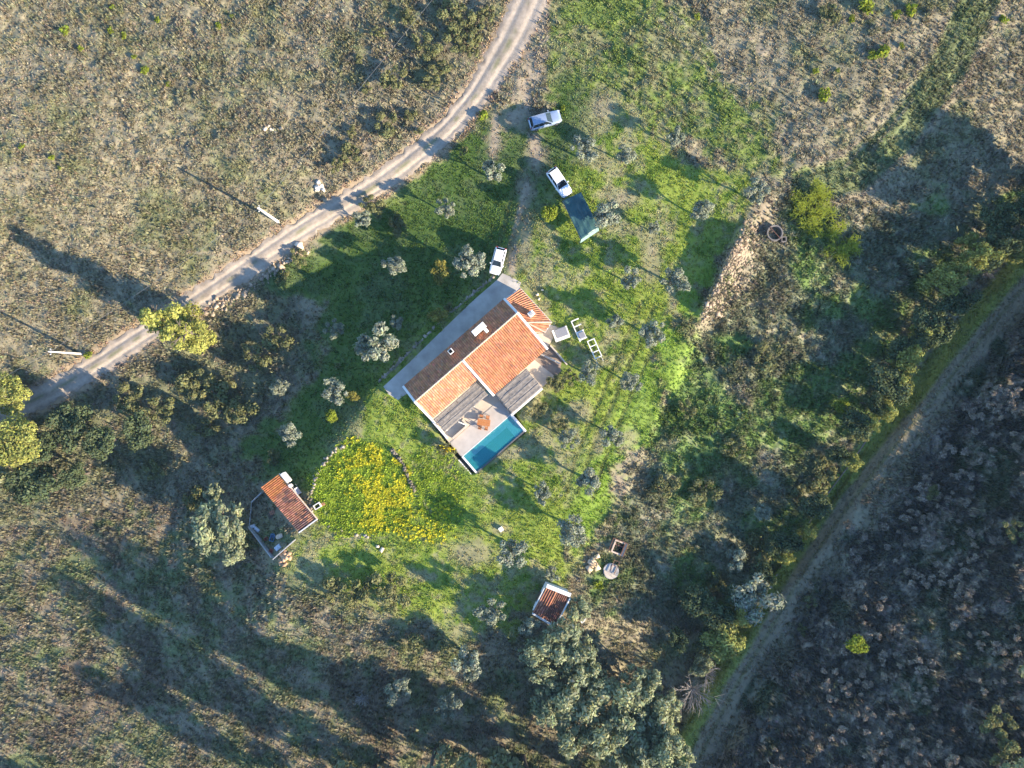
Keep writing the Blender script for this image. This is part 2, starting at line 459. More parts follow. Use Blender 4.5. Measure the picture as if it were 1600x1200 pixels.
def albedo(px, py):
    n1 = fbm(px / 60, py / 60, 21, 4); n2 = fbm(px / 17, py / 17, 22, 4, .6); n3 = fbm(px / 140, py / 140, 23, 3)
    n4 = fbm(px / 7, py / 7, 24, 3, .6)
    c = lambda *v: np.array(v)[None, :]
    w = lambda m: m[:, None]
    # dry meadow
    dry = c(.270, .232, .150)
    olv = c(.178, .184, .085)
    brn = c(.145, .122, .072)
    A = dry + (olv - dry) * w(smooth(.46, .70, n1 * .5 + n2 * .3 + n4 * .2) * .85) + (brn - dry) * w(smooth(.54, .74, 1 - n2) * .55)
    A = A * w(.8 + .4 * n4)
    # eastern scrub, darker
    q = lambda poly, s=14: smooth(-s, s, poly_sd(px, py, poly) + (n1 - .5) * 110 + (n2 - .5) * 60)
    m = q(SCRUB_E)
    sc = c(.185, .19, .11) + (c(.14, .20, .06) - c(.185, .19, .11)) * w(smooth(.40, .58, n1)) + (c(.30, .27, .18) - c(.185, .19, .11)) * w(smooth(.56, .7, n2))
    A = A + (sc - A) * w(m)
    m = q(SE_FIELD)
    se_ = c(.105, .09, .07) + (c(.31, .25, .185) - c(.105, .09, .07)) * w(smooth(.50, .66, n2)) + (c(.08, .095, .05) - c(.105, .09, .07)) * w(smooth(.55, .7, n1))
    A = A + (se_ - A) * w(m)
    m = q(SW) * .8
    sw = c(.26, .215, .145) + (c(.15, .175, .075) - c(.26, .215, .145)) * w(smooth(.42, .62, n2 * .6 + n1 * .4)) + (c(.15, .11, .075) - c(.26, .215, .145)) * w(smooth(.55, .72, 1 - n1))
    A = A + (sw - A) * w(m)
    m = q(VALLEY) * .75
    va = c(.19, .195, .10) + (c(.2, .17, .11) - c(.19, .195, .10)) * w(smooth(.45, .6, n2))
    A = A + (va - A) * w(m)
    # north-east field, half green
    m = q(NEF)
    ne = c(.165, .21, .052) + (c(.22, .21, .105) - c(.165, .21, .052)) * w(smooth(.44, .64, n1 * .4 + n2 * .3 + n4 * .3))
    A = A + (ne - A) * w(m)
    # lawn
    m = q(LAWN)
    la = c(.235, .285, .05) + (c(.30, .27, .15) - c(.235, .285, .05)) * w(smooth(.46, .62, n1 * .4 + n2 * .4 + n4 * .2) * .85) + (c(.12, .185, .03) - c(.235, .285, .05)) * w(smooth(.52, .7, 1 - n2) * .8)
    A = A + (la - A) * w(m)
    slope_shade = smooth(-40, 40, -poly_sd(px, py, PLATEAU)) * m      # shade of the north-west slope painted into the grass as deeper green
    A = A + (c(.052, .10, .028) * w(.75 + .5 * n2) - A) * w(slope_shade * .8)
    m = q(LUSH, 16)
    A = A + (c(.175, .265, .035) * w(.6 + .8 * n2) - A) * w(m * .8)
    # strips and the field track
    ds = line_d(px, py, STRIP)
    m = smooth(34, 22, ds + (n2 - .5) * 16)
    A = A + (c(.115, .15, .055) * w(.6 + .8 * n2) - A) * w(m * .75)
    m = smooth(7, 3, np.abs(ds - 36) + (n2 - .5) * 5)
    A = A + (c(.27, .22, .15) - A) * w(m * .6)
    dt, _ = line_d(px, py, TRACK, True)
    m = smooth(27, 14, np.abs(dt - 5) + (n2 - .5) * 18)
    A = A + (c(.19, .17, .085) * w(.65 + .7 * n4) - A) * w(m * .9)
    m = smooth(9, 4, np.abs(np.abs(dt + 4) - 9) + (n2 - .5) * 5)
    A = A + (c(.27, .22, .15) - A) * w(m * .7)
    m = smooth(21, 10, np.abs(dt - 26) + (n1 - .5) * 14)
    A = A + (c(.23, .26, .055) * w(.6 + .8 * n2) - A) * w(m * .85)
    # threshing floor herbs
    m = smooth(-6, 8, poly_sd(px, py, FLOOR) + (n2 - .5) * 10)
    A = A + (c(.24, .30, .03) * w(.7 + .6 * n2) - A) * w(m)
    # bare soil
    for (x, y, rx, ry) in DIRT:
        r = np.sqrt(((px - x) / rx) ** 2 + ((py - y) / ry) ** 2)
        m = smooth(1.35, .4, r + (n2 - .5) * 1.6 + (n4 - .5) * 1.0)
        A = A + (c(.31, .245, .175) * w(.75 + .5 * n4) - A) * w(m * .62)
    dr = line_d(px, py, ROAD) - np.interp(py, [-50, 60, 150, 700], [27, 26, 19, 18])
    m = smooth(12, 3, dr + (n2 - .5) * 14)
    A = A + (c(.37, .27, .175) * w(.8 + .4 * n4) - A) * w(m * .8)
    for (ln, wd) in SPURS:
        m = smooth(wd * 1.5, wd * .5, line_d(px, py, ln) + (n2 - .5) * wd * 1.8)
        A = A + (c(.34, .27, .19) * w(.8 + .4 * n4) - A) * w(m * .8)
    fu = ((px - 1030) * .703 - (py - 30) * .711) / 9.5
    m = smooth(-10, 25, poly_sd(px, py, NEF)) * smooth(900, 1000, px) * smooth(.35, .6, n1)
    A = A * w(1 + .20 * np.sin(fu * 6.283) * m)
    m = smooth(34, 24, ds)
    A = A * w(1 + .25 * np.sin(ds * .75) * m)
    for ln in FIELD_LINES:
        m = smooth(4, 1.2, line_d(px, py, ln) + (n2 - .5) * 3)
        A = A + (c(.31, .27, .19) - A) * w(m * .55)
    for r in RUTS:
        m = smooth(5, 2, line_d(px, py, r) + (n2 - .5) * 3)
        A = A + (c(.16, .16, .06) - A) * w(m * .5)
    return np.clip(A * 0.93, .01, .8), q(LAWN, 10)


def roughness_amp(px, py, lawn):
    """how lumpy the ground is, in metres"""
    a = .26 * (1 - .72 * lawn)
    a = a + .34 * smooth(-10, 30, poly_sd(px, py, SE_FIELD)) + .18 * smooth(-10, 30, poly_sd(px, py, SCRUB_E))
    dt, _ = line_d(px, py, TRACK, True)
    a = a * (1 - .75 * smooth(50, 28, np.abs(dt - 5)))
    a = a * smooth(0, 22, excl_dist(px, py))
    return a


def relief(px, py, lawn):
    a = roughness_amp(px, py, lawn)
    r = (fbm(px / 15, py / 15, 41, 3, .6) - .5) * 2.2 + (np.abs(vnoise(px / 26, py / 26, 47) - .5)) * 1.0
    z = a * r
    for q in RUTS:
        z = z - .09 * smooth(7, 1, line_d(px, py, q) + (vnoise(px / 9, py / 9, 77) - .5) * 5) * smooth(.1, .35, vnoise(px / 30, py / 30, 78))
    z = z + .18 * np.sin(line_d(px, py, STRIP) / 4.2) * smooth(44, 34, line_d(px, py, STRIP)) * .5
    return z


def build_ground():
    def axis(a, b, step, far):
        c = list(np.arange(a, b + .1, step)); s = step
        lo, hi = [], []
        x = a
        while x > -far:
            s *= 1.22; x -= s; lo.append(x)
        s = step; x = b
        while x < far + 1600:
            s *= 1.22; x += s; hi.append(x)
        return np.array(lo[::-1] + c + hi)
    xs = axis(-70, 1670, 2.9, 45000); ys = axis(-70, 1270, 2.9, 45000)
    X, Y = np.meshgrid(xs, ys)
    px, py = X.ravel(), Y.ravel()
    cx, cy = np.clip(px, -900, 2500), np.clip(py, -900, 2100)
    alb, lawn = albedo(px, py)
    z = z_ground(cx, cy)
    far = smooth(6500, 1800, np.hypot(px - 800, py - 600))
    z = z * far
    infr = smooth(0, 40, px + 60) * smooth(0, 40, 1660 - px) * smooth(0, 40, py + 60) * smooth(0, 40, 1260 - py)
    z = z + relief(px, py, lawn) * infr
    # the ground sits lower below the house and pool, and just below the road
    z = z - 2.3 * smooth(0, 5, poly_sd(px, py, HOUSE_POLY)) - .06 * smooth(3, -3, line_d(px, py, ROAD) - 19)
    k = (CAM_H - z) / FPX
    V = np.stack([(px - 800) * k, (600 - py) * k, z], 1)
    nx, ny = len(xs), len(ys)
    i = np.arange(nx * ny).reshape(ny, nx)
    F = np.stack([i[1:, :-1].ravel(), i[1:, 1:].ravel(), i[:-1, 1:].ravel(), i[:-1, :-1].ravel()], 1)
    m = mat('meadow_ground', (1.12, 1.1, 1.05), (.78, .8, .82), 1.6, .95, .5, attr='Col', spec=.05, bscale=5)
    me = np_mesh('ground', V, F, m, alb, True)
    link_obj('ground', me, kind='structure')


build_ground()


def build_haze():
    m = bpy.data.materials.new('thin_air'); m.use_nodes = True
    N, L = m.node_tree.nodes, m.node_tree.links
    N.remove(N['Principled BSDF'])
    v = N.new('ShaderNodeVolumePrincipled')
    v.inputs['Color'].default_value = (.50, .74, 1.0, 1)
    v.inputs['Density'].default_value = .00008
    L.new(v.outputs[0], N['Material Output'].inputs['Volume'])
    q = MB(); q.box(-5200, 5200, -5200, 5200, -13, CAM_H + 4)
    q.build('haze', m, kind='stuff')


build_haze()


def ribbon(name, pts, half, material, lift=.03, cross=9, step=3.0, crown=0., ruts=0., seed=5, jag=2.0, **props):
    """a sheet that follows the ground along a plan line"""
    P0 = np.array(pts, float)
    seg = np.hypot(*(P0[1:] - P0[:-1]).T); s = np.concatenate([[0], np.cumsum(seg)])
    t = np.arange(0, s[-1], step)
    # smooth the corners a little
    cx = np.interp(t, s, P0[:, 0]); cy = np.interp(t, s, P0[:, 1])
    kk = np.ones(15) / 15
    pad = lambda a: np.convolve(np.pad(a, 7, 'edge'), kk, 'valid')
    cx, cy = pad(cx), pad(cy)
    tx, ty = np.gradient(cx), np.gradient(cy); l = np.hypot(tx, ty); nx, ny = -ty / l, tx / l
    hw = half(cy) if callable(half) else np.full(len(t), half)
    u = np.linspace(-1, 1, cross)
    e = 1 + 0 * u[None, :] * t[:, None]
    jl = (fbm(t / 9, t * 0 + 3, seed, 3) - .5) * 2 * jag; jr = (fbm(t / 9, t * 0 + 9, seed + 1, 3) - .5) * 2 * jag
    off = u[None, :] * hw[:, None] + np.where(u[None, :] < 0, -(np.abs(u[None, :]) ** 3) * jl[:, None], (np.abs(u[None, :]) ** 3) * jr[:, None])
    px = (cx[:, None] + nx[:, None] * off).ravel(); py = (cy[:, None] + ny[:, None] * off).ravel()
    z = z_ground(px, py) + lift
    uu = np.tile(u, len(t))
    z = z + crown * (1 - uu ** 2) - ruts * (np.exp(-((np.abs(uu) - .45) / .14) ** 2)) + .05 * (fbm(px / 6, py / 6, seed + 4, 3) - .5) - .05 * np.abs(uu) ** 6
    k = (CAM_H - z) / FPX
    V = np.stack([(px - 800) * k, (600 - py) * k, z], 1)
    i = np.arange(len(t) * cross).reshape(len(t), cross)
    F = np.stack([i[1:, :-1].ravel(), i[1:, 1:].ravel(), i[:-1, 1:].ravel(), i[:-1, :-1].ravel()], 1)
    nn = fbm(px / 14, py / 14, seed + 7, 4, .6); mid = np.exp(-((uu) / .16) ** 2) * smooth(.40, .58, fbm(px / 25, py / 25, seed + 9, 3))
    rt = np.exp(-((np.abs(uu) - .45) / .2) ** 2)
    base = np.array([.31, .25, .19])[None] * (.6 + .8 * nn[:, None])
    base = base + (np.array([.40, .335, .265])[None] - base) * (rt * .55)[:, None]
    base = base + (np.array([.15, .155, .07])[None] - base) * (mid * .75)[:, None]
    me = np_mesh(name, V, F, material, base, True)
    return link_obj(name, me, **props)


roadm = mat('packed_earth', (1.1, 1.1, 1.1), (.85, .85, .85), 2.5, .95, .5, attr='Col', spec=.05, bscale=9)
ribbon('dirt_road', ROAD[:-1], lambda y: np.interp(y, [-50, 60, 150, 260, 700], [28, 26, 20, 18, 17.5]), roadm, .05, 17, 3.0, .06, .13, kind='structure', jag=7)


# ------------------------------------------------------------------ grass, dry stalks and flowers (nobody could count them)
def tufts(name, px, py, z, h, r, colr, material, blades=5, seed=1, wid=.45):
    g = np.random.default_rng(seed)
    n = len(px)
    k = (CAM_H - z) / FPX
    bx, by = (px - 800) * k, (600 - py) * k
    az = g.uniform(0, 2 * np.pi, (n, 1)) + np.arange(blades)[None] * 2 * np.pi / blades + g.normal(0, .35, (n, blades))
    rr = r[:, None] * g.uniform(.45, 1.1, (n, blades)); hh = h[:, None] * g.uniform(.5, 1.15, (n, blades))
    w = r[:, None] * wid * g.uniform(.6, 1.2, (n, blades))
    dx, dy = np.cos(az), np.sin(az)
    V = np.zeros((n, blades, 3, 3))
    V[:, :, 0, 0] = bx[:, None] + dx * rr * .1 - dy * w; V[:, :, 0, 1] = by[:, None] + dy * rr * .1 + dx * w; V[:, :, 0, 2] = z[:, None] - .03
    V[:, :, 1, 0] = bx[:, None] + dx * rr * .1 + dy * w; V[:, :, 1, 1] = by[:, None] + dy * rr * .1 - dx * w; V[:, :, 1, 2] = z[:, None] - .03
    V[:, :, 2, 0] = bx[:, None] + dx * rr; V[:, :, 2, 1] = by[:, None] + dy * rr; V[:, :, 2, 2] = z[:, None] + hh
    F = np.arange(n * blades * 3).reshape(-1, 3)
    c = np.repeat(np.repeat(colr[:, None], blades, 1) * g.uniform(.75, 1.25, (n, blades, 1)), 3, 1).reshape(-1, 3)
    me = np_mesh(name, V.reshape(-1, 3), F, material, np.clip(c, .005, .9))
    return link_obj(name, me, kind='stuff')


def scatter():
    g = np.random.default_rng(5)
    n = 330000
    px = g.uniform(-60, 1660, n); py = g.uniform(-60, 1260, n)
    ok = excl_dist(px, py) + (fbm(px / 9, py / 9, 61, 2) - .55) * 11 > 0
    bare = np.zeros(n)
    for (x, y, rx, ry) in DIRT:
        bare = np.maximum(bare, smooth(1.1, .5, np.hypot((px - x) / rx, (py - y) / ry)))
    dt, _ = line_d(px, py, TRACK, True)
    bare = np.maximum(bare, .6 * smooth(9, 4, np.abs(np.abs(dt + 4) - 9)))
    ok &= g.uniform(0, 1, n) > bare * .6
    ok &= g.uniform(0, 1, n) < .55 + .7 * smooth(.3, .6, fbm(px / 30, py / 30, 66, 3))
    px, py, dt = px[ok], py[ok], dt[ok]; n = len(px)
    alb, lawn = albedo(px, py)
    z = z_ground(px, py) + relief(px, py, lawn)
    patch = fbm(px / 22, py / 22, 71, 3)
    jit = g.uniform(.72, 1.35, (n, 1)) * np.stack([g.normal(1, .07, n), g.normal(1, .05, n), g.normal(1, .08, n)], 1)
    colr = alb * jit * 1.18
    is_l = (lawn > g.uniform(.2, .8, n)) | ((smooth(-20, 20, poly_sd(px, py, NEF)) > .5) & (g.uniform(0, 1, n) < .7)) | ((poly_sd(px, py, TRI) > 0) & (g.uniform(0, 1, n) < .55)) | (smooth(38, 22, np.abs(dt - 12)) > g.uniform(.2, .9, n))
    tall = .55 + .9 * smooth(.35, .7, patch)
    d = ~is_l
    sef = smooth(-10, 30, poly_sd(px, py, SE_FIELD)) + smooth(-10, 30, poly_sd(px, py, SCRUB_E))
    hd = g.gamma(4, .058, n) * tall * (1 + .6 * sef); rd = g.uniform(.13, .31, n) * (1 + .2 * sef)
    hl = g.gamma(5, .03, n) * (.5 + .9 * patch); rl = g.uniform(.12, .27, n)
    tufts('dry_grass', px[d], py[d], z[d], hd[d], rd[d], colr[d], M['grass_blade'], 5, 2)
    tufts('green_grass', px[is_l], py[is_l], z[is_l], hl[is_l], rl[is_l], colr[is_l], M['grass_blade'], 5, 3)
    # low woody scrub: wider, darker clumps, thick on the uncut ground
    k = (~is_l) & (g.uniform(0, 1, n) < .03 + .22 * smooth(.40, .62, fbm(px / 34, py / 34, 93, 3)) * (.35 + .45 * sef + smooth(-10, 30, poly_sd(px, py, VALLEY)) + .8 * smooth(-10, 40, poly_sd(px, py, SW))))
    k &= excl_dist(px, py) > 8
    kn = int(k.sum())
    hue = g.uniform(0, 1, (kn, 1))
    ck = colr[k] * .55 + .45 * (np.array([[.22, .23, .11]]) * hue + np.array([[.29, .24, .17]]) * (1 - hue)) * g.uniform(.75, 1.25, (kn, 1))
    tufts('low_scrub', px[k], py[k], z[k], g.uniform(.3, .85, kn), g.uniform(.28, .58, kn), ck, M['grass_blade'], 11, 4, .2)
    # flowering herbs on the old threshing floor and around it
    n = 19000
    px = g.uniform(470, 730, n); py = g.uniform(670, 850, n)
    n2 = fbm(px / 16, py / 16, 81, 3)
    sy = poly_sd(px, py, FLOOR_YELLOW)
    inf = poly_sd(px, py, FLOOR) + (n2 - .5) * 40 > g.uniform(-9, 7, n)
    side = np.maximum(1 - np.hypot((px - 690) / 32, (py - 808) / 40), 1 - np.hypot((px - 668) / 50, (py - 835) / 18))
    ok = inf | (side + (n2 - .5) * 1.2 > g.uniform(0, .9, n))
    yel = (smooth(-28, 22, sy + (n2 - .5) * 70) * smooth(.34, .5, n2) > g.uniform(.15, 1.9, n)) | (~inf & (g.uniform(0, 1, n) < .3))
    zz = z_ground(px, py)
    _, lw = albedo(px, py); zz = zz + relief(px, py, lw)
    a = ok & yel; b = ok & ~yel & inf
    cy = np.array([[.72, .64, .05]]) * g.uniform(.6, 1.15, (n, 1)); cg = np.array([[.33, .42, .05]]) * g.uniform(.55, 1.3, (n, 1))
    n5 = fbm(px / 7, py / 7, 83, 2)
    h = g.gamma(6, .026, n) * (.4 + 1.2 * smooth(.3, .7, n5))
    wide = g.uniform(.7, 1.25, n)
    tufts('yellow_wildflowers', px[a], py[a], zz[a] + .12, h[a], g.uniform(.16, .30, a.sum()), cy[a], M['flower'], 5, 6)
    b2 = (ok & inf & (n5 > g.uniform(.18, .5, n))) | (np.hypot((px - 672) / 55, (py - 775) / 75) < g.uniform(.3, 1.1, n))
    tufts('green_herbs', px[b2], py[b2], zz[b2], h[b2] * 1.0, g.uniform(.2, .36, b2.sum()), cg[b2], M['flower'], 5, 7)


scatter()

# ------------------------------------------------------------------ trees
SPEC = {}


def leaf_cloud(g, centres, radii, n, size, flat=.75, elong=1.7, up=.25, shell=.55):
    """leaf-sized quads spread through the lobes of a crown"""
    centres = np.array(centres); radii = np.array(radii)
    p = radii ** 2; p = p / p.sum()
    k = g.choice(len(centres), n, p=p)
    d = g.normal(0, 1, (n, 3)); d /= np.linalg.norm(d, axis=1)[:, None]
    rad = radii[k] * (shell + (1 - shell) * g.uniform(0, 1, n) ** .6) * g.uniform(.8, 1.2, n)
    c = centres[k] + d * rad[:, None] * np.array([1, 1, flat])
    nrm = d + g.normal(0, .55, (n, 3)) + np.array([0, 0, up]); nrm /= np.linalg.norm(nrm, axis=1)[:, None]
    a = np.cross(nrm, g.normal(0, 1, (n, 3))); a /= np.linalg.norm(a, axis=1)[:, None]
    b = np.cross(nrm, a)
    s = size * g.uniform(.6, 1.35, n)[:, None]
    V = np.stack([c - a * s * elong * .5, c + b * s * .42, c + a * s * elong * .5, c - b * s * .42], 1).reshape(-1, 3)
    F = np.arange(n * 4).reshape(-1, 4)
    lob = g.uniform(.82, 1.15, len(centres))[k]
    t = (g.uniform(.72, 1.3, n) * lob)[:, None] * np.stack([g.normal(1, .07, n), np.ones(n), g.normal(1, .1, n)], 1)
    return V, F, np.repeat(t, 4, 0)


def lobes_round(g, R, hc, n, spread=.62, rl=(.34, .52), flat=.7):
    cs, rs = [(0, 0, hc)], [R * .55]
    for i in range(n):
        a = 2 * math.pi * (i + g.uniform(-.35, .35)) / n * (1 if i < n else 1); q = R * spread * g.uniform(.6, 1.15)
        cs.append((q * math.cos(a), q * math.sin(a), hc + R * flat * g.uniform(-.35, .55)))
        rs.append(R * g.uniform(*rl))
    return cs, rs


def trunk_mesh(g, name, h, r, limbs, R, material, lean=.12):
    b = MB()
    top = Vector((g.uniform(-lean, lean) * h, g.uniform(-lean, lean) * h, h))
    mid = top * .5 + Vector((g.uniform(-.08, .08) * h, g.uniform(-.08, .08) * h, 0))
    b.tube([(0, 0, -.35), (mid.x * .3, mid.y * .3, h * .18), mid, top], [r * 1.45, r * 1.05, r * .9, r * .75], 7)
    for i in range(limbs):
        a = 2 * math.pi * (i + g.uniform(-.3, .3)) / limbs
        e = Vector((math.cos(a) * R * .6, math.sin(a) * R * .6, h + R * g.uniform(.3, .75)))
        m2 = top.lerp(e, .5) + Vector((0, 0, R * .1))
        b.tube([top * .92, m2, e], [r * .55, r * .36, r * .12], 5)
        for j in range(2):
            a2 = a + g.uniform(-.8, .8)
            b.tube([m2, m2 + Vector((math.cos(a2) * R * .3, math.sin(a2) * R * .3, R * .3))], [r * .25, r * .07], 4)
    me0 = b.build(name, material)
    me = me0.data
    bpy.data.objects.remove(me0)
    return me


def make_species():
    g = np.random.default_rng(31)

    def reg(key, R, H, th, tr, limbs, cs, rs, n, size, mtl, bark='bark', **kw):
        V, F, c = leaf_cloud(g, cs, rs, n, size, **kw)
        SPEC.setdefault(key, []).append((R, H, trunk_mesh(g, key + '_trunk', th, tr, limbs, R, M[bark]), np_mesh(key + '_crown', V, F, M[mtl], c)))
    for i in range(6):     # olives: loose, silvery
        cs, rs = lobes_round(g, 1.7, 2.75, 6 + i % 4, .80, (.20, .40), .8)
        rs[0] = .75 + .1 * (i % 3); cs[0] = (g.uniform(-.3, .3), g.uniform(-.3, .3), 2.75)
        cs += [(0.5, .2, 3.6), (-.4, -.3, 3.4)]; rs += [.5, .42]
        reg('olive', 1.7, 4.2, 1.5, .16, 5, cs, rs, 2300, .145, 'olive_leaf', elong=2.2, shell=.35)
    for i in range(2):     # citrus and garden trees
        cs, rs = lobes_round(g, 1.2, 1.5, 7, .55, (.32, .5), .8)
        reg('citrus', 1.2, 2.5, .8, .09, 4, cs, rs, 1500, .15, 'lime_leaf', elong=1.5)
        cs, rs = lobes_round(g, 1.2, 1.6, 7, .66, (.26, .42), .8)
        reg('yellowing', 1.2, 2.6, .8, .09, 5, cs, rs, 1300, .15, 'citrus_leaf', elong=1.5)
    for i in range(3):     # creek trees: tall, ragged
        cs, rs = lobes_round(g, 3.0, 5.2, 15, .76, (.14, .28), 1.0)
        rs[0] = 1.1
        for j in range(11):
            a = g.uniform(0, 6.28); q = g.uniform(.5, 2.0); cs.append((q * math.cos(a), q * math.sin(a), 5.6 + g.uniform(0, 1.3))); rs.append(g.uniform(.45, .8))
        for j in range(5):
            a = g.uniform(0, 6.28); cs.append((1.3 * math.cos(a), 1.3 * math.sin(a), 6.2 + g.uniform(0, 1.5))); rs.append(g.uniform(.6, 1.1))
        reg('broad', 3.0, 8.2, 3.0, .22, 6, cs, rs, 3300, .25, 'broad_leaf', flat=1.0, shell=.15, elong=2.0)
    for i in range(2):     # yellow green trees along the track
        cs, rs = lobes_round(g, 2.4, 4.2, 12, .7, (.18, .34), 1.1)
        cs += [(g.uniform(-.8, .8), g.uniform(-.8, .8), 1.2 + j * .7) for j in range(7)]; rs += [g.uniform(.7, 1.1) for j in range(7)]
        reg('yellowgreen', 2.4, 6.6, 2.2, .18, 6, cs, rs, 3400, .21, 'yg_leaf', flat=1.0, shell=.3)
    for i in range(3):     # scrubby shrubs
        cs, rs = lobes_round(g, 1.3, .95, 7, .85, (.16, .44), .55)
        rs[0] = .5
        reg('scrub', 1.3, 1.9, .4, .07, 5, cs, rs, 1500, .14, 'scrub_leaf', shell=.4)
        cs, rs = lobes_round(g, 2.2, 2.8, 10, .66, (.28, .42), .8)
        reg('dark', 2.2, 5.0, 1.4, .16, 5, cs, rs, 3400, .19, 'dark_leaf', shell=.4)
    # stone pine: broad flat crown of two domes
    cs, rs = [], []
    for (ox, oy) in ((-.9, .35), (1.0, -.55)):
        for j in range(12):
            a = g.uniform(0, 6.28); q = 2.1 * math.sqrt(g.uniform(0, 1))
            cs.append((ox * 1.5 + q * math.cos(a), oy * 1.5 + q * math.sin(a), 7.6 + .7 * (1 - (q / 2.1) ** 2) + g.uniform(-.3, .3))); rs.append(g.uniform(.75, 1.1))
    for j in range(16):
        a = g.uniform(0, 6.28); zz = g.uniform(2.2, 7.0); q = g.uniform(.6, 2.6)
        cs.append((q * math.cos(a), q * math.sin(a), zz)); rs.append(g.uniform(.6, 1.0))
    reg('pine', 3.6, 9.2, 6.0, .28, 7, cs, rs, 10500, .19, 'pine_leaf', flat=.7, elong=1.4)
    for i in range(2):
        cs, rs = lobes_round(g, 3.4, 6.0, 13, .7, (.22, .36), .6)
        reg('conifer', 3.4, 8.5, 4.0, .26, 7, cs, rs, 6500, .19, 'pine_leaf', flat=.8, elong=1.5)
    for i in range(2):     # tall narrow pines, leafy to the ground
        cs, rs = [], []
        for j in range(34):
            zz = 1.2 + 10.3 * (j + g.uniform(0, 1)) / 34; rr = 2.0 * (1 - .62 * ((zz - 1) / 11) ** 1.4); a = g.uniform(0, 6.28); q = rr * g.uniform(.25, .75)
            cs.append((q * math.cos(a), q * math.sin(a), zz)); rs.append(rr * g.uniform(.38, .55))
        reg('column', 2.3, 12.0, 8.0, .26, 6, cs, rs, 7000, .20, 'pine_leaf', flat=1.0, elong=1.5)
    for i in range(2):     # tall trees beyond the picture's edge
        cs, rs = lobes_round(g, 3.2, 9.5, 10, .6, (.28, .45), 1.3)
        for j in range(8):
            a = g.uniform(0, 6.28); cs.append((1.4 * math.cos(a), 1.4 * math.sin(a), 1.6 + j * 1.6)); rs.append(g.uniform(1.0, 1.6))
        reg('tall', 3.2, 15.0, 5.5, .32, 6, cs, rs, 3000, .42, 'broad_leaf', flat=1.1)
    # dry bushes of the shaded field
    for i in range(4):
        cs, rs = lobes_round(g, .55, .34, 6, .6, (.3, .5), .6)
        V, F, c = leaf_cloud(g, cs, rs, 230, .11, elong=2.6, up=.4, shell=.2)
        SPEC.setdefault('drybush', []).append((.55, .8, None, np_mesh('drybush_crown', V, F, M['dry_leaf'], c)))
        cs, rs = lobes_round(g, .5, .35, 6, .6, (.3, .5), .7)
        V, F, c = leaf_cloud(g, cs, rs, 170, .14, elong=1.8, up=.3)
        SPEC.setdefault('greenbush', []).append((.5, .8, None, np_mesh('greenbush_crown', V, F, M['lime_leaf'], c)))


make_species()
TREE_N = 0


def tree(key, px, py, rpx, label, cat='tree', name=None, group=None, H=None, squash=1.):
    """a tree whose crown is seen at plan point px,py with radius rpx"""
    global TREE_N
    TREE_N += 1
    vs = SPEC[key]; R, H0, tm, cm = vs[TREE_N % len(vs)]
    z = zat(px, py)
    s = rpx * (CAM_H - z - 3) / FPX / R
    sz = (H / H0) if H else s ** .75 * (1.2 if key == 'olive' else 1.0)
    hc = z + .65 * H0 * sz
    w = P(px, py, hc)
    if key == 'olive':
        squash = [1.0, .82, 1.15, .9, 1.08, .78, 1.2][TREE_N % 7]; s = s * [1.0, 1.1, .92, 1.06, .96][TREE_N % 5]
    if key in ('scrub', 'dark', 'yellowgreen', 'broad', 'yellowing'):
        squash = [1.0, .72, 1.3, .88, 1.15, .65, 1.2][TREE_N % 7]
    nm = name or {'olive': 'olive_tree', 'citrus': 'citrus_tree', 'yellowing': 'fruit_tree', 'broad': 'creek_tree', 'scrub': 'shrub', 'dark': 'evergreen_tree', 'pine': 'pine_tree', 'conifer': 'pine_tree', 'tall': 'tall_tree', 'drybush': 'dry_bush', 'greenbush': 'green_bush'}[key]
    rz = (TREE_N * 2.399) % 6.283 if key != 'pine' else .35
    if tm is None:
        o = link_obj(nm, cm); o.location = (w.x, w.y, z); o.rotation_euler = (0, 0, rz); o.scale = (s, s * squash, sz)
        return tag(o, label, cat, group)
    t = thing(nm, label, cat, (w.x, w.y, z), rz, group, (s, s * squash, sz))
    link_obj('trunk', tm, t); link_obj('crown', cm, t)
    return t


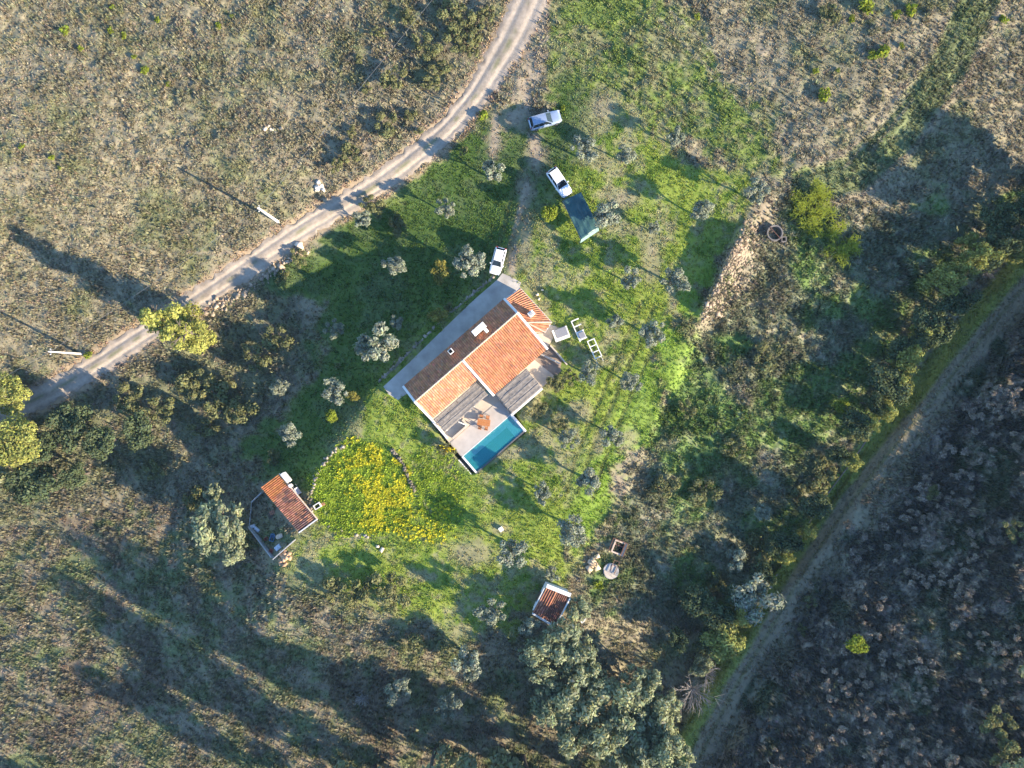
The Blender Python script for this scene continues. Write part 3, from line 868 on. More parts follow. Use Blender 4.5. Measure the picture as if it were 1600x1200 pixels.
OL = [
    (912, 235, 20, 'olive tree between the silver estate car and the white car'),
    (978, 242, 16, 'round olive tree just east of the olive beside the silver car'),
    (1055, 215, 14, 'small olive tree standing farthest north in the half green field'),
    (768, 268, 18, 'olive tree between the dirt road and the parked white cars'),
    (697, 327, 18, 'olive tree at the upper edge of the house shadow'),
    (947, 335, 21, 'olive tree touching the long side of the green canopy'),
    (1022, 357, 11, 'smallest silver olive east of the green canopy'),
    (1097, 328, 18, 'olive tree between the green canopy and the round well'),
    (1180, 300, 19, 'olive tree just north of the round well'),
    (987, 437, 18, 'western of two neighbouring olives north of the sun loungers'),
    (1056, 437, 19, 'eastern of two neighbouring olives, nearest the rubble bank'),
    (960, 503, 17, 'olive tree nearest the half open white lounger'),
    (1018, 520, 18, 'olive tree on the tyre ruts east of the loungers'),
    (985, 596, 18, 'olive tree on the tyre ruts southeast of the loungers'),
    (920, 583, 19, 'ragged olive tree between the frame lounger and covered terrace'),
    (957, 680, 16, 'olive tree on the lush green edge east of the pool'),
    (887, 685, 19, 'sparse olive tree nearest the white pool wall'),
    (921, 752, 20, 'olive tree at the lush edge southeast of the pool'),
    (846, 770, 18, 'olive tree on the lawn south of the pool, in mid lawn'),
    (893, 830, 23, 'largest olive tree north of the rusted tank ruins'),
    (801, 862, 22, 'olive tree south of the small white box on the lawn'),
    (860, 895, 14, 'olive tree leaning over the top corner of the dark roofed hut'),
    (766, 957, 20, 'olive tree standing alone west of the dark roofed hut'),
    (827, 978, 20, 'olive tree against the lower corner of the dark roofed hut'),
    (735, 412, 23, 'large olive tree beside the white car nearest the house'),
    (617, 415, 18, 'pale olive tree alone in the shaded slope'),
    (566, 343, 14, 'narrow olive tree at the roadside edge of the shade'),
    (588, 543, 30, 'big dim olive tree below the concrete terrace in deep shade'),
    (524, 514, 18, 'dim olive tree with few lit tips deep in shade'),
    (619, 504, 12, 'small dim olive tree midway to the concrete terrace'),
    (525, 610, 19, 'olive tree beside the round golden shrub west of the house'),
    (453, 678, 19, 'pale olive tree above the orange roofed shed'),
    (622, 1077, 21, 'olive tree in the dry scrub at the bottom, broad crown'),
    (735, 1035, 24, 'grey olive tree in the scrub southwest of the dark roofed hut'),
    (700, 1100, 20, 'grey olive tree in the scrub, lowest of three'),
    (1150, 875, 19, 'olive tree on the house side of the creek in shade'),
    (1190, 800, 13, 'slim olive tree just above the creek in shade'),
    (437, 605, 14, 'small olive tree at the edge of the western thicket'),
]
for x, y, r, lb in OL:
    tree('olive', x, y, r, lb, group='olive trees')
tree('olive', 1180, 932, 36, 'huge grey green tree on the creek bank beside the grass track', name='willow_tree', H=6.5)
tree('citrus', 860, 333, 17, 'bright green citrus tree beside the green canopy')
tree('citrus', 518, 650, 13, 'bright yellow green citrus tree alone on the dark slope')
tree('yellowing', 688, 424, 19, 'yellowing fruit tree between two olives in the shade', group='fruit trees')
tree('yellowing', 551, 618, 13, 'round golden fruit tree next to an olive west of the house', group='fruit trees')
tree('yellowing', 685, 492, 13, 'golden fruit tree against the concrete terrace', group='fruit trees')
tree('column', 252, 500, 34, 'tall yellow green pine overhanging the dirt road, nearer the meadow', cat='pine', name='pine_tree', group='pines at the road', H=14.5)
tree('column', 280, 524, 33, 'tall yellow green pine behind the one overhanging the dirt road', cat='pine', name='pine_tree', group='pines at the road', H=13.5)
tree('conifer', 25, 690, 50, 'yellow green pine at the left picture edge beside the road', cat='pine', H=9)
tree('conifer', 15, 615, 34, 'smaller yellow pine at the left edge above the road end', cat='pine', H=7)
tree('citrus', 1318, 634, 16, 'round lime green tree alone in creek shade', name='round_tree')
tree('citrus', 1340, 1010, 20, 'round lime green tree alone in the shaded brown field', name='round_tree')
DK = [(105, 665, 32, 'dark evergreen next to the yellow pine on the left'), (155, 690, 30, 'dark evergreen in the middle of the left thicket'),
      (45, 755, 38, 'wide evergreen below the yellow pine, left thicket'), (110, 745, 28, 'evergreen at the lower middle of the left thicket'),
      (215, 672, 26, 'evergreen at the upper right of the left thicket'), (1455, 500, 34, 'dark creek evergreen beside the bend of the grass track'),
      (1565, 350, 36, 'dark creek evergreen near the right picture edge'), (1390, 600, 30, 'creek evergreen on the house side of the grass track'),
      (1090, 940, 32, 'dark evergreen on the creek above the cane thicket'), (60, 700, 24, 'small evergreen tucked against the yellow pine')]
for x, y, r, lb in DK:
    tree('dark', x, y, r, lb, group='dark evergreens', H=7)
BR = [(1410, 592, 30, 'yellow green creek tree beside the lit stretch of track', 6.5), (1445, 522, 22, 'small creek tree at the track bend', 6), (1518, 376, 16, 'small bright creek tree near the right edge', 5),
      (1590, 400, 20, 'yellow tinted creek tree at the right picture edge', 5), (1395, 615, 18, 'low creek tree in front of the lit track', 4),
      (880, 1000, 42, 'leafy yellow tree directly below the dark roofed hut', 7), (905, 950, 22, 'small leafy tree between the hut and the white plank', 4.5), (850, 1050, 34, 'leafy tree where the belt meets the scrub', 7),
      (905, 1085, 44, 'broad silver green tree in the bottom tree belt', 9), (975, 1095, 46, 'broad tree in the middle of the bottom belt', 10), (945, 1140, 46, 'leafy tree at the lower middle of the bottom belt', 11),
      (1015, 1150, 44, 'yellowish tree at the bottom end of the belt', 10), (1050, 1175, 40, 'yellow green tree where the belt meets the grass track', 9), (1130, 1000, 34, 'pale yellow tree along the grass track above the bare tree', 7),
      (1095, 1035, 24, 'small pale tree above the bare grey tree', 6), (340, 820, 42, 'olive green tree beside the walled yard of the shed', 6), (365, 862, 24, 'low tree under the walled yard corner', 4), (335, 775, 22, 'small tree above the walled yard', 4)]
BR += [(1480, 440, 24, 'creek tree above the bend of the grass track', 9), (1530, 400, 26, 'tall creek tree between the two right edge trees', 9), (1420, 560, 24, 'tall creek tree next to the lit track trees', 9), (1360, 660, 16, 'slender creek tree beside the round lime tree', 8),
       (1330, 720, 16, 'slender creek tree over the channel, upper', 7), (1265, 830, 16, 'slender creek tree over the channel, lower', 7), (1225, 870, 18, 'slender creek tree where the channel ends', 7),
       (840, 1015, 26, 'leafy tree under the lower hut corner', 6), (910, 1030, 34, 'leafy tree in the belt below the hut tree', 8), (870, 1100, 36, 'silver green tree at the scrub side of the belt', 9), (935, 1065, 30, 'leafy tree at the head of the dark hollow', 8),
       (1000, 1065, 28, 'tree at the rim of the dark hollow by the belt', 9), (1035, 1105, 36, 'leafy tree between the belt and the bare tree', 9), (895, 1145, 38, 'belt tree nearest the dry scrub at the bottom', 10), (980, 1180, 40, 'belt tree cut by the bottom edge', 10), (1160, 965, 24, 'pale tree just below the huge grey green tree', 6)]
for x, y, r, lb, h in BR:
    tree('yellowgreen' if x > 1100 else 'broad', x, y, r, lb, name='creek_tree', group='leafy trees', H=h)
DK2 = [(1500, 470, 26), (1435, 545, 24), (1545, 395, 24), (1590, 330, 26), (1370, 630, 20), (1120, 965, 24), (1150, 930, 22), (1195, 900, 18), (1060, 1000, 22), (1240, 850, 16)]
for i, (x, y, r) in enumerate(DK2):
    tree('dark', x, y, r, ['dark evergreen crowded in at the track bend', 'dark evergreen on the creek above the lit track', 'dark evergreen behind the bare right edge tree', 'dark evergreen cut by the right picture edge', 'dark evergreen uphill of the round lime tree', 'dark evergreen in the cleft above the bare tree', 'dark evergreen next to the huge grey green tree', 'small evergreen uphill of the huge grey green tree', 'dark evergreen at the lower rim of the hollow', 'small evergreen beside the channel end'][i], group='dark evergreens', H=8)
CRK = [('dark', 1575, 375, 28, 9, 'evergreen hedge tree between the right edge and the bare tree'), ('yellowgreen', 1500, 420, 24, 8, 'yellow green hedge tree above the track bend, uphill one'), ('dark', 1470, 520, 24, 8, 'evergreen hedge tree at the inside of the track bend'),
       ('yellowgreen', 1385, 640, 22, 7, 'yellow green hedge tree at the head of the ditch edge'), ('dark', 1340, 660, 24, 7, 'evergreen hedge tree just uphill of the ditch head'), ('dark', 1310, 710, 24, 7, 'evergreen hedge tree below the round lime tree'), ('scrub', 1285, 745, 26, 3, 'bramble thicket under the hedge evergreens'),
       ('dark', 1275, 790, 24, 7, 'evergreen hedge tree midway along the ditch edge'), ('dark', 1215, 850, 26, 7, 'evergreen hedge tree uphill of the ditch foot'), ('scrub', 1195, 855, 24, 3, 'bramble thicket above the huge grey green tree'), ('dark', 1110, 1000, 28, 7, 'evergreen between the cleft and the bare grey tree'), ('dark', 1415, 545, 26, 8, 'evergreen hedge tree behind the two lit track trees')]
for k_, x, y, r, h, lb in CRK:
    tree(k_, x, y, r, lb, name='hedge_tree', group='hedge along the creek', H=h)
SHR = [(440, 433, 14, 'shrub on the roadside stones, lower of two'), (466, 402, 13, 'round shrub on the roadside, upper of two'), (545, 237, 17, 'grey shrub above the road beside the earth bank'), (620, 350, 20, 'leafy shrub at the top of the shaded slope'),
       (580, 320, 14, 'shrub between road and narrow olive'), (300, 600, 30, 'wide shrub below the stone pine'), (345, 625, 34, 'wide shrub in the middle of the western thicket'), (400, 560, 26, 'shrub on the sunlit point of the shaded slope'), (430, 530, 22, 'shrub at the tip of the sunlit point'),
       (375, 640, 26, 'shrub above the green hollow'), (250, 640, 26, 'shrub between the evergreens and the road'), (200, 625, 22, 'shrub along the road in the left thicket'), (300, 780, 22, 'yellowish shrub left of the shed tree'), (240, 735, 14, 'tiny shrub in the dark hollow'), (320, 670, 24, 'shrub at the edge of the dark hollow'),
       (425, 715, 12, 'shrub above the ridge of the orange shed'), (875, 665, 13, 'shrub in front of the white terrace wall'), (845, 640, 16, 'dark shrub at the foot of the white terrace wall'), (868, 600, 13, 'green shrub beside the brown paving'), (890, 590, 14, 'shrub between the brown paving and ragged olive'),
       (645, 1010, 20, 'grey scrub shrub south of the lawn'), (560, 930, 30, 'wide grey scrub shrub south of the flower mound'), (610, 925, 28, 'grey scrub shrub right of the widest one'), (520, 920, 22, 'grey scrub shrub left of the widest one'), (1290, 760, 14, 'thin pale shrub along the creek'), (1345, 680, 12, 'thin pale shrub under the round lime tree'),
       (1250, 770, 16, 'shrub in creek shade'), (1120, 910, 18, 'shrub between olive and creek'), (1075, 640, 18, 'shrub in the eastern scrub'), (1100, 770, 24, 'green bramble mound in the eastern scrub'), (1040, 760, 22, 'green bramble mound near the lush edge'), (1150, 700, 22, 'bramble mound in the middle of the eastern scrub'),
       (1200, 560, 22, 'bramble mound below the bright cane'), (700, 480, 9, 'small shrub against the terrace edge'), (715, 60, 20, 'shrub at the roadside near the top edge'), (690, 105, 18, 'shrub west of the road bend'), (740, 45, 18, 'dark shrub hugging the road at the top'), (760, 20, 14, 'shrub beside the road at the very top'),
       (725, 235, 9, 'small shrub beside the road near the parking'), (1300, 20, 16, 'pale shrub near the top right'), (1560, 1130, 26, 'wide green shrub near the bottom right corner'), (1575, 1180, 24, 'wide green shrub in the bottom right corner'), (1460, 770, 14, 'green shrub in the brown field'), (1585, 830, 16, 'green shrub at the right edge'), (1265, 940, 11, 'brownish shrub beside the track in the brown field'), (1255, 985, 11, 'pale thin shrub beside the track in the brown field')]
for x, y, r, lb in SHR:
    tree('scrub', x, y, r, lb, cat='shrub', group='shrubs')
THK = [(590, 50, 9), (612, 122, 22), (636, 25, 13), (668, 72, 26), (572, 138, 8), (640, 178, 11), (675, 128, 17), (604, 196, 18), (548, 205, 10), (712, 20, 24), (655, 205, 8), (560, 92, 7), (738, 78, 11), (527, 256, 14)]
THL = ['shrub far up the brushy bank', 'wide shrub in the middle of the brushy bank', 'shrub near the top edge on the brushy bank', 'widest shrub on the brushy bank', 'shrub at the meadow side of the brushy bank', 'shrub above the orange earth scar', 'shrub between the widest one and the road', 'shrub up the bank from the orange scar', 'shrub where bank and dry meadow meet', 'shrub under the power cable near the top', 'low shrub on the grassy road verge', 'lone shrub at the upper bank edge', 'shrub touching the road at its bend', 'small shrub by the white stone pile']
for (x, y, r), lb in zip(THK, THL):
    tree('scrub', x, y, r, lb + ' left of the road', cat='shrub', group='shrubs on the brushy bank')
GB = [(362, 24, 4), (172, 47, 6), (192, 55, 6), (225, 108, 8), (208, 88, 5), (245, 30, 6), (100, 45, 9), (32, 228, 6), (80, 245, 6), (125, 75, 5), (340, 40, 6), (262, 130, 5), (136, 555, 8), (92, 262, 4), (175, 10, 5),
      (1290, 147, 13), (1382, 78, 13), (1355, 8, 15), (1425, 14, 11), (1332, 28, 7), (1402, 22, 9), (1365, 85, 9), (1570, 28, 8), (880, 168, 5), (755, 178, 10), (935, 915, 9), (1090, 25, 6), (1410, 70, 6), (1310, 110, 5), (1275, 110, 6)]
for x, y, r in GB:
    lb = {(362, 24): 'single bright yellow tuft bush in the upper part of the dry meadow', (1290, 147): 'bright bush beside its round shadow in the brown triangle field, middle one', (1382, 78): 'bright bush nearest the green field strip', (1355, 8): 'large bright bush cut by the top edge',
          (1425, 14): 'bright bush at the top edge closest to the strip', (1332, 28): 'little bright bush with a dark shadow near the top', (755, 178): 'yellow bush beside the road where the driveway leaves', (880, 168): 'tiny yellow bush by the nose of the silver car', (935, 915): 'yellow bush below the round tank top', (136, 555): 'green bush at the foot of the second pole',
          (1570, 28): 'bright bush in the top right corner beyond the strip'}.get((x, y), 'small yellow green bush standing out of the dry meadow')
    tree('greenbush', x, y, r, lb, cat='bush', group='small green bushes in the meadows')
g2 = np.random.default_rng(91)
cnt = 0
while cnt < 285:
    x, y = g2.uniform(1180, 1610), g2.uniform(600, 1210)
    if poly_sd(np.array([x]), np.array([y]), SE_FIELD)[0] < 16 or vnoise(np.array([x / 60]), np.array([y / 60]), 8)[0] < .36:
        continue
    tree('drybush', x, y, g2.uniform(4, 8), 'low dry tan bush in the shaded brown field east of the grass track', cat='bush', group='dry bushes of the brown field', H=g2.uniform(.9, 1.5))
    cnt += 1
# tall trees just outside the picture that throw the long bands of shade
for x, y, r, h in [(715, 1275, 36, 16), (820, 1262, 36, 16), (610, 1320, 34, 16), (520, 1275, 32, 12), (660, 1270, 34, 17), (770, 1300, 36, 18), (860, 1290, 34, 15), (560, 1270, 30, 12), (470, 1310, 34, 11), (60, 1310, 34, 9), (960, 1300, 40, 15),
                   (1690, 330, 40, 9), (1740, 400, 40, 10), (1660, 270, 34, 8), (1780, 300, 44, 10), (1700, 1035, 40, 9), (1660, 1060, 34, 7), (1680, 660, 36, 8), (1760, 560, 40, 10), (1640, 1240, 36, 7), (1500, 1260, 34, 6), 
                   (-60, 620, 40, 9), (-70, 740, 44, 9), (1665, 500, 34, 8)]:
    tree('tall', x, y, r, 'tall tree standing just beyond the edge of the view', group='tall trees around the plot', H=h * (1.4 if y > 1200 and x < 800 else 1.2))


# bare grey trees: twigs only
def bare_tree(px, py, rpx, h, label):
    z = zat(px, py); w = P(px, py, z + h * .6); R = rpx * .085
    t = thing('bare_tree', label, 'tree', (w.x, w.y, z), 0, 'bare trees')
    g = random.Random(int(px))
    b = MB(); b.tube([(0, 0, -.3), (0.1, 0, h * .2), (.1, .1, h * .42)], [.16, .13, .1], 7)
    b.build('trunk', M['greybark'], t)
    tw = MB()
    for i in range(26):
        a = g.uniform(0, 6.28); e = g.uniform(.15, 1.2)
        s0 = Vector((.1, .1, h * g.uniform(.2, .42)))
        d = Vector((math.cos(a) * math.cos(e), math.sin(a) * math.cos(e), math.sin(e)))
        L = R * g.uniform(.7, 1.15)
        e1 = s0 + d * L
        tw.tube([s0, s0 + d * L * .5 + Vector((0, 0, .1)), e1], [.05, .035, .015], 4, False)
        for j in range(7):
            q = s0.lerp(e1, g.uniform(.3, .95)); a2 = a + g.uniform(-1.1, 1.1); e2 = e + g.uniform(-.2, .6)
            tw.tube([q, q + Vector((math.cos(a2) * math.cos(e2), math.sin(a2) * math.cos(e2), math.sin(e2))) * L * g.uniform(.25, .5)], [.03, .012], 3, False)
    tw.build('crown', M['greybark'], t)


bare_tree(1085, 1085, 38, 5.5, 'bare grey tree with pale twigs beside the grass track')
bare_tree(565, 1095, 14, 3.0, 'small bare pale tree in the dry scrub')
bare_tree(1545, 420, 22, 4.0, 'bare grey tree on the creek near the right edge')
bare_tree(1105, 1060, 24, 4.5, 'smaller bare tree next to the pale twigged one')


# giant cane near the well: each clump of canes is a thing
def cane(px, py, rpx, label):
    z = zat(px, py); w = P(px, py, z + 1)
    g = np.random.default_rng(int(px)); n = 150; R = rpx * .105
    a = g.uniform(0, 6.28, n); q = R * np.sqrt(g.uniform(0, 1, n)) * (.65 + .45 * np.sin(a * 3 + px))
    bx, by = q * np.cos(a), q * np.sin(a); h = g.uniform(.5, 2.6, n); az = g.uniform(0, 6.28, n)
    V = []
    for i in range(n):
        for j in range(3):
            aa = az[i] + j * 2.2; zz = h[i] * (.5 + .25 * j); L = g.uniform(.4, .85)
            dx, dy = math.cos(aa), math.sin(aa)
            V += [(bx[i] - dy * .05, by[i] + dx * .05, zz), (bx[i] + dy * .05, by[i] - dx * .05, zz), (bx[i] + dx * L, by[i] + dy * L, zz + .25 - j * .12)]
    V = np.array(V); F = np.arange(len(V)).reshape(-1, 3)
    c = np.repeat(g.uniform(.75, 1.35, len(F))[:, None], 3, 0) * np.array([[1.15, 1.1, 1.1]])
    t = thing('giant_cane', label, 'cane', (w.x, w.y, z), 0, 'giant cane clumps')
    link_obj('leaves', np_mesh('cane_leaves', V, F, M['lime_leaf'], c), t, kind='stuff')
    b = MB()
    for i in range(0, n, 4):
        b.tube([(bx[i], by[i], -.2), (bx[i], by[i], h[i])], [.025, .012], 4, False)
    b.build('stem', M['bark'], t)


for i, (x, y, r) in enumerate([(1252, 322, 20), (1285, 330, 22), (1268, 352, 20), (1300, 365, 22), (1312, 395, 22), (1278, 300, 16), (1330, 385, 14)]):
    cane(x, y, r, ['bright cane clump nearest the round well', 'bright cane clump at the head of the thicket', 'bright cane clump in the inner bend', 'bright cane clump in the middle of the thicket', 'bright cane clump at the lower end of the thicket', 'small cane clump by the green field strip', 'small cane clump at the outer side of the thicket'][i])

# ------------------------------------------------------------------ farmhouse, in its own frame: u along the ridge, v towards the pool
HO = P(725, 565, 0)
UX, UY = .75557, .65506


def FR(u, v, z):
    return (HO.x + u * UX + v * UY, HO.y + u * UY - v * UX, z)


HRZ = math.atan2(UY, UX)


def tiles(name, corners, parent, material, w=.30, course=.44, colf=None, seed=1, amp=.085):
    """barrel tiles over a sloping quad: corners = top-left, top-right, bottom-right, bottom-left (world)"""
    g = np.random.default_rng(seed)
    TL, TR, BR_, BL = [np.array(c, float) for c in corners]
    W = (np.linalg.norm(TR - TL) + np.linalg.norm(BR_ - BL)) / 2; Hh = np.linalg.norm((BL + BR_) / 2 - (TL + TR) / 2)
    n = max(2, int(round(W / w))); m = max(1, int(round(Hh / course)))
    nrm = np.cross((TR - TL) + (BR_ - BL), (BL - TL) + (BR_ - TR)); nrm /= np.linalg.norm(nrm)
    if nrm[2] < 0:
        nrm = -nrm
    prof = [(0, 0), (.12, .75), (.3, 1.25), (.5, 1.4), (.7, 1.25), (.88, .75), (1, 0)]
    prof = [(.0, -.5), (.10, .2), (.26, 1.0), (.42, 1.25), (.58, 1.0), (.74, .2), (.87, -.45), (1.0, -.5)]
    V, F, C = [], [], []

    def pt(s, t):
        return (TL * (1 - s) + TR * s) * (1 - t) + (BL * (1 - s) + BR_ * s) * t
    for j in range(m):
        for i in range(n):
            lift0, lift1 = .012, .035
            o0 = g.normal(0, .006); tone = None
            b = len(V)
            for (t, lf) in ((j / m, lift0), (min(1, (j + 1.08) / m) if j < m - 1 else 1.0, lift1)):
                for (q, hh) in prof:
                    V.append(pt((i + q) / n, t) + nrm * (hh * amp + lf + o0))
            k = len(prof)
            for a in range(k - 1):
                F.append((b + a, b + a + 1, b + k + a + 1, b + k + a))
            cc = np.array([1., 1., 1.]) * g.uniform(.78, 1.2) * np.array([g.normal(1, .04), g.normal(1, .05), g.normal(1, .06)])
            if colf:
                cc = cc * colf((i + .5) / n, (j + .5) / m, g)
            C += [cc] * (2 * k)
    me = np_mesh(name, np.array(V), np.array(F), material, np.clip(np.array(C), .05, 3))
    return link_obj(name, me, parent, kind='stuff')


house = thing('farmhouse', 'white farmhouse with orange clay tile roofs beside the pool', 'house')
ZE_NW, ZR, ZE_L, ZE_R = 2.95, 4.42, 3.22, 2.62
b = MB()


def gable_prism(u0, u1, prof):
    n = len(prof)
    vs = [FR(u0, v, z) for v, z in prof] + [FR(u1, v, z) for v, z in prof]
    fs = [tuple(range(n)), tuple(range(2 * n - 1, n - 1, -1))] + [(i, n + i, n + (i + 1) % n, (i + 1) % n) for i in range(n)]
    b.add(vs, fs)


gable_prism(-8.15, 0.02, [(-2.35, -.6), (3.0, -.6), (3.0, ZE_L - .04), (.06, ZR - .16), (-2.35, ZE_NW - .0)])
gable_prism(0.022, 9.75, [(-2.35, -.6), (6.05, -.6), (6.05, ZE_R - .02), (.06, ZR - .16), (-2.35, ZE_NW - .0)])
b.build('wall', M['white'], house)
lich = lambda s, t, g: np.array([1.05, 1.0, .95]) * (1.08 - .35 * fbm(np.array([s * 11]), np.array([t * 5]), 5, 3)[0]) * (np.array([.86, 1.0, 1.12]) if g.uniform() < .10 else 1.)
tiles('roof_tiles', [FR(9.7, .06, ZR), FR(-8.25, .06, ZR), FR(-8.25, -2.68, ZE_NW), FR(9.7, -2.68, ZE_NW)], house, M['tile'], seed=2, colf=lich, amp=.055)
warm = lambda s, t, g: np.array([1.05, 1.1, 1.15]) * (1. + .2 * (vnoise(np.array([s * 7]), np.array([t * 3]), 15)[0] - .3))
tiles('roof_tiles', [FR(-8.25, .06, ZR), FR(-.05, .06, ZR), FR(-.05, 3.25, ZE_L), FR(-8.25, 3.25, ZE_L)], house, M['tile'], seed=3, colf=warm)
tiles('roof_tiles', [FR(.3, .06, ZR), FR(9.7, .06, ZR), FR(9.7, 6.32, ZE_R), FR(.3, 6.32, ZE_R)], house, M['tile'], seed=4, colf=lich)


def coping(v0, z0, v1, z1, uc, wd=.32, up=.16):
    q = MB()
    vs = []
    for v, z in ((v0, z0), (v1, z1)):
        for du in (-wd / 2, wd / 2):
            vs += [FR(uc + du, v, z - .35), FR(uc + du, v, z + up)]
    q.add(vs, [(0, 1, 3, 2), (4, 6, 7, 5), (0, 4, 5, 1), (2, 3, 7, 6), (1, 5, 7, 3), (0, 2, 6, 4)])
    return q


for (v0, z0, v1, z1, uc) in ((-2.72, ZE_NW, .05, ZR, -8.36), (.055, ZR, 3.36, ZE_L - .04, -8.36), (-2.74, ZE_NW, .05, ZR, 9.83), (.055, ZR, 6.40, ZE_R - .02, 9.83), (.1, ZR + .02, 6.40, ZE_R, .12)):
    coping(v0, z0, v1, z1, uc).build('parapet', M['white'], house, bevel=.02)
b = MB()
for i in range(44):
    u = -8.15 + i * .405
    b.tube([FR(u, .06, ZR + .0), FR(u + .43, .06, ZR + .02)], [.115, .13], 8)
b.build('ridge_tiles', M['mortar'], house, kind='stuff')


def slopez(v):
    return ZR + (ZE_NW - ZR) * (.06 - v) / 2.74 if v < .06 else ZR


# chimneys
b = MB()
b.box(3.55, 5.45, -1.98, -1.28, 2.9, 5.0, FR)
b.box(3.47, 5.53, -2.06, -1.20, 5.0, 5.1, FR)
ch = b.build('chimney', M['white'], house, bevel=.02, label='long white chimney with a vaulted cap')
b = MB()
for i in range(4):
    u = 3.62 + i * .5
    b.box(u, u + .12, -1.92, -1.34, 5.1, 5.45, FR)
b.box(3.5, 5.4, -1.98, -1.28, 5.45, 5.56, FR)
b.build('chimney_cap', M['white'], ch, bevel=.02)
b = MB(); b.box(4.95, 5.3, -1.2, -.62, 3.3, 4.6, FR); b.box(4.9, 5.35, -1.19, -.57, 4.6, 4.68, FR)
b.build('chimney_flue', M['white'], ch, bevel=.02)
b = MB(); b.box(-.58, -.02, -2.15, -1.6, 2.9, 4.55, FR); b.box(-.64, .04, -2.21, -1.54, 4.55, 4.64, FR)
b.build('chimney', M['white'], house, bevel=.02, label='small square white chimney')
b = MB(); b.box(-.52, -.08, -2.09, -1.66, 4.64, 4.7, FR)
b.build('pot', M['tile'], house.children[-1])

# annex with a hipped corner
AN = {'A': (10.02, -2.52, 3.02), 'H': (10.02, 1.78, 3.02), 'B': (12.5, -2.40, 2.36), 'C': (12.7, 3.95, 2.36), 'D': (11.12, 4.42, 2.34), 'E': (10.02, 3.45, 2.62)}
w4 = {k: FR(*v) for k, v in AN.items()}
b = MB()
b.prism([(10.0, -2.35), (12.3, -2.25), (12.48, 3.8), (11.1, 4.2), (10.0, 3.3)], -.6, 2.3, FR)
b.build('annex_wall', M['white'], house)
tiles('roof_tiles', [w4['A'], w4['H'], w4['C'], w4['B']], house, M['tile'], seed=6)
tiles('roof_tiles', [w4['H'], w4['H'], w4['D'], w4['C']], house, M['tile'], seed=7, w=.26)
tiles('roof_tiles', [w4['H'], FR(10.0, 1.8, 3.02), w4['E'], w4['D']], house, M['tile'], seed=8, w=.26)
b = MB()
for a, c in (('H', 'C'), ('H', 'D')):
    A_, C_ = Vector(w4[a]), Vector(w4[c])
    for i in range(8):
        b.tube([A_.lerp(C_, i / 8) + Vector((0, 0, .05)), A_.lerp(C_, (i + 1.05) / 8) + Vector((0, 0, .07))], [.1, .12], 7)
b.build('hip_tiles', M['mortar'], house, kind='stuff')
b = MB()
for a, c in (('A', 'B'), ('B', 'C'), ('C', 'D')):
    b.bar(Vector(w4[a]) - Vector((0, 0, .02)), Vector(w4[c]) - Vector((0, 0, .02)), .12, .12)
b.build('eave_band', M['white'], house)
b = MB(); b.box(10.85, 11.55, 1.05, 1.65, 2.3, 4.0, FR); b.box(10.78, 11.62, .98, 1.72, 4.0, 4.1, FR)
c3 = b.build('chimney', M['white'], house, bevel=.02, label='white chimney of the annex with grey top')
b = MB(); b.box(10.98, 11.42, 1.15, 1.55, 4.1, 4.16, FR); b.build('chimney_top', M['block'], c3)
# doors and windows of the pool side (seen only when stepping aside)
b = MB(); b.box(-3.2, -2.1, 3.005, 3.05, .3, 2.4, FR); d = b.build('door', M['darkwood'], house)
b = MB(); b.box(-2.3, -2.22, 3.06, 3.1, 1.3, 1.42, FR); b.build('handle', M['steel'], d)
for u in (-6.6, 2.0, 4.2):
    v = 3.005 if u < 0 else 6.055
    b = MB(); b.box(u, u + 1.1, v, v + .04, 1.2, 2.2, FR); wq = b.build('window', M['glass'], house)
    b = MB(); b.box(u - .08, u + 1.18, v + .0, v + .07, 1.1, 1.19, FR); b.build('sill', M['white'], wq)

# paving round the house
b = MB()
pp = lambda pts, z: [(P(x, y, z).x, P(x, y, z).y) for x, y in pts]
b.prism(pp([(599, 604), (640, 566), (690, 517), (740, 469), (777, 437), (785, 427), (797, 432), (814, 441), (812, 449), (790, 466), (704, 541), (634, 604), (640, 612), (622, 625), (607, 616)], 0.05), -1.6, .05)
b.build('concrete_terrace', M['concrete'], kind='structure')
b = MB()
b.prism([(-8.75, 3.002), (.2, 3.002), (.2, 6.3), (.2, 9.88), (-9.0, 9.88), (-9.0, 6.4)], -1.5, .30, FR)
b.build('patio', M['patio'], kind='structure')
b = MB(); b.box(-8.9, .15, 7.35, 9.86, .20, .345, FR); b.build('pool_deck', M['deck'], kind='structure')
b = MB(); b.box(.21, 6.0, 6.06, 9.8, -1.5, .28, FR); b.build('covered_terrace', M['patio'], kind='structure')
b = MB(); b.prism([(6.02, 6.06), (7.615, 6.06), (8.29, 9.98), (6.02, 9.9)], -1.2, .10, FR); b.build('side_path', M['patio'], kind='structure')
b = MB(); b.prism([(7.62, 6.06), (10.5, 6.1), (10.6, 9.9), (8.3, 10.0)], -1.2, .08, FR); b.build('brown_patio', M['brownpave'], kind='structure')
b = MB(); b.prism([(9.99, 3.5), (11.1, 4.3), (12.6, 4.1), (13.3, 5.2), (10.5, 6.09), (9.99, 6.05)], -1.0, .09, FR); b.build('side_step', M['patio'], kind='structure')
b = MB(); b.bar(FR(8.8, 6.25, .3), FR(10.0, 9.0, .1), .26, .8); tag(b.build('garden_wall', M['patio']), 'low sandy wall crossing the brown paving', 'wall')
b = MB(); b.bar(FR(10.62, 6.2, .25), FR(10.66, 9.8, .0), .2, .9); tag(b.build('garden_wall', M['patio']), 'thin sandy wall edging the brown paving towards the lawn', 'wall')
b = MB(); b.box(-8.9, -8.6, 3.3, 6.6, -.8, .75, FR); tag(b.build('terrace_wall', M['white'], bevel=.02), 'short white wall at the yellow flowered end of the terrace', 'wall')
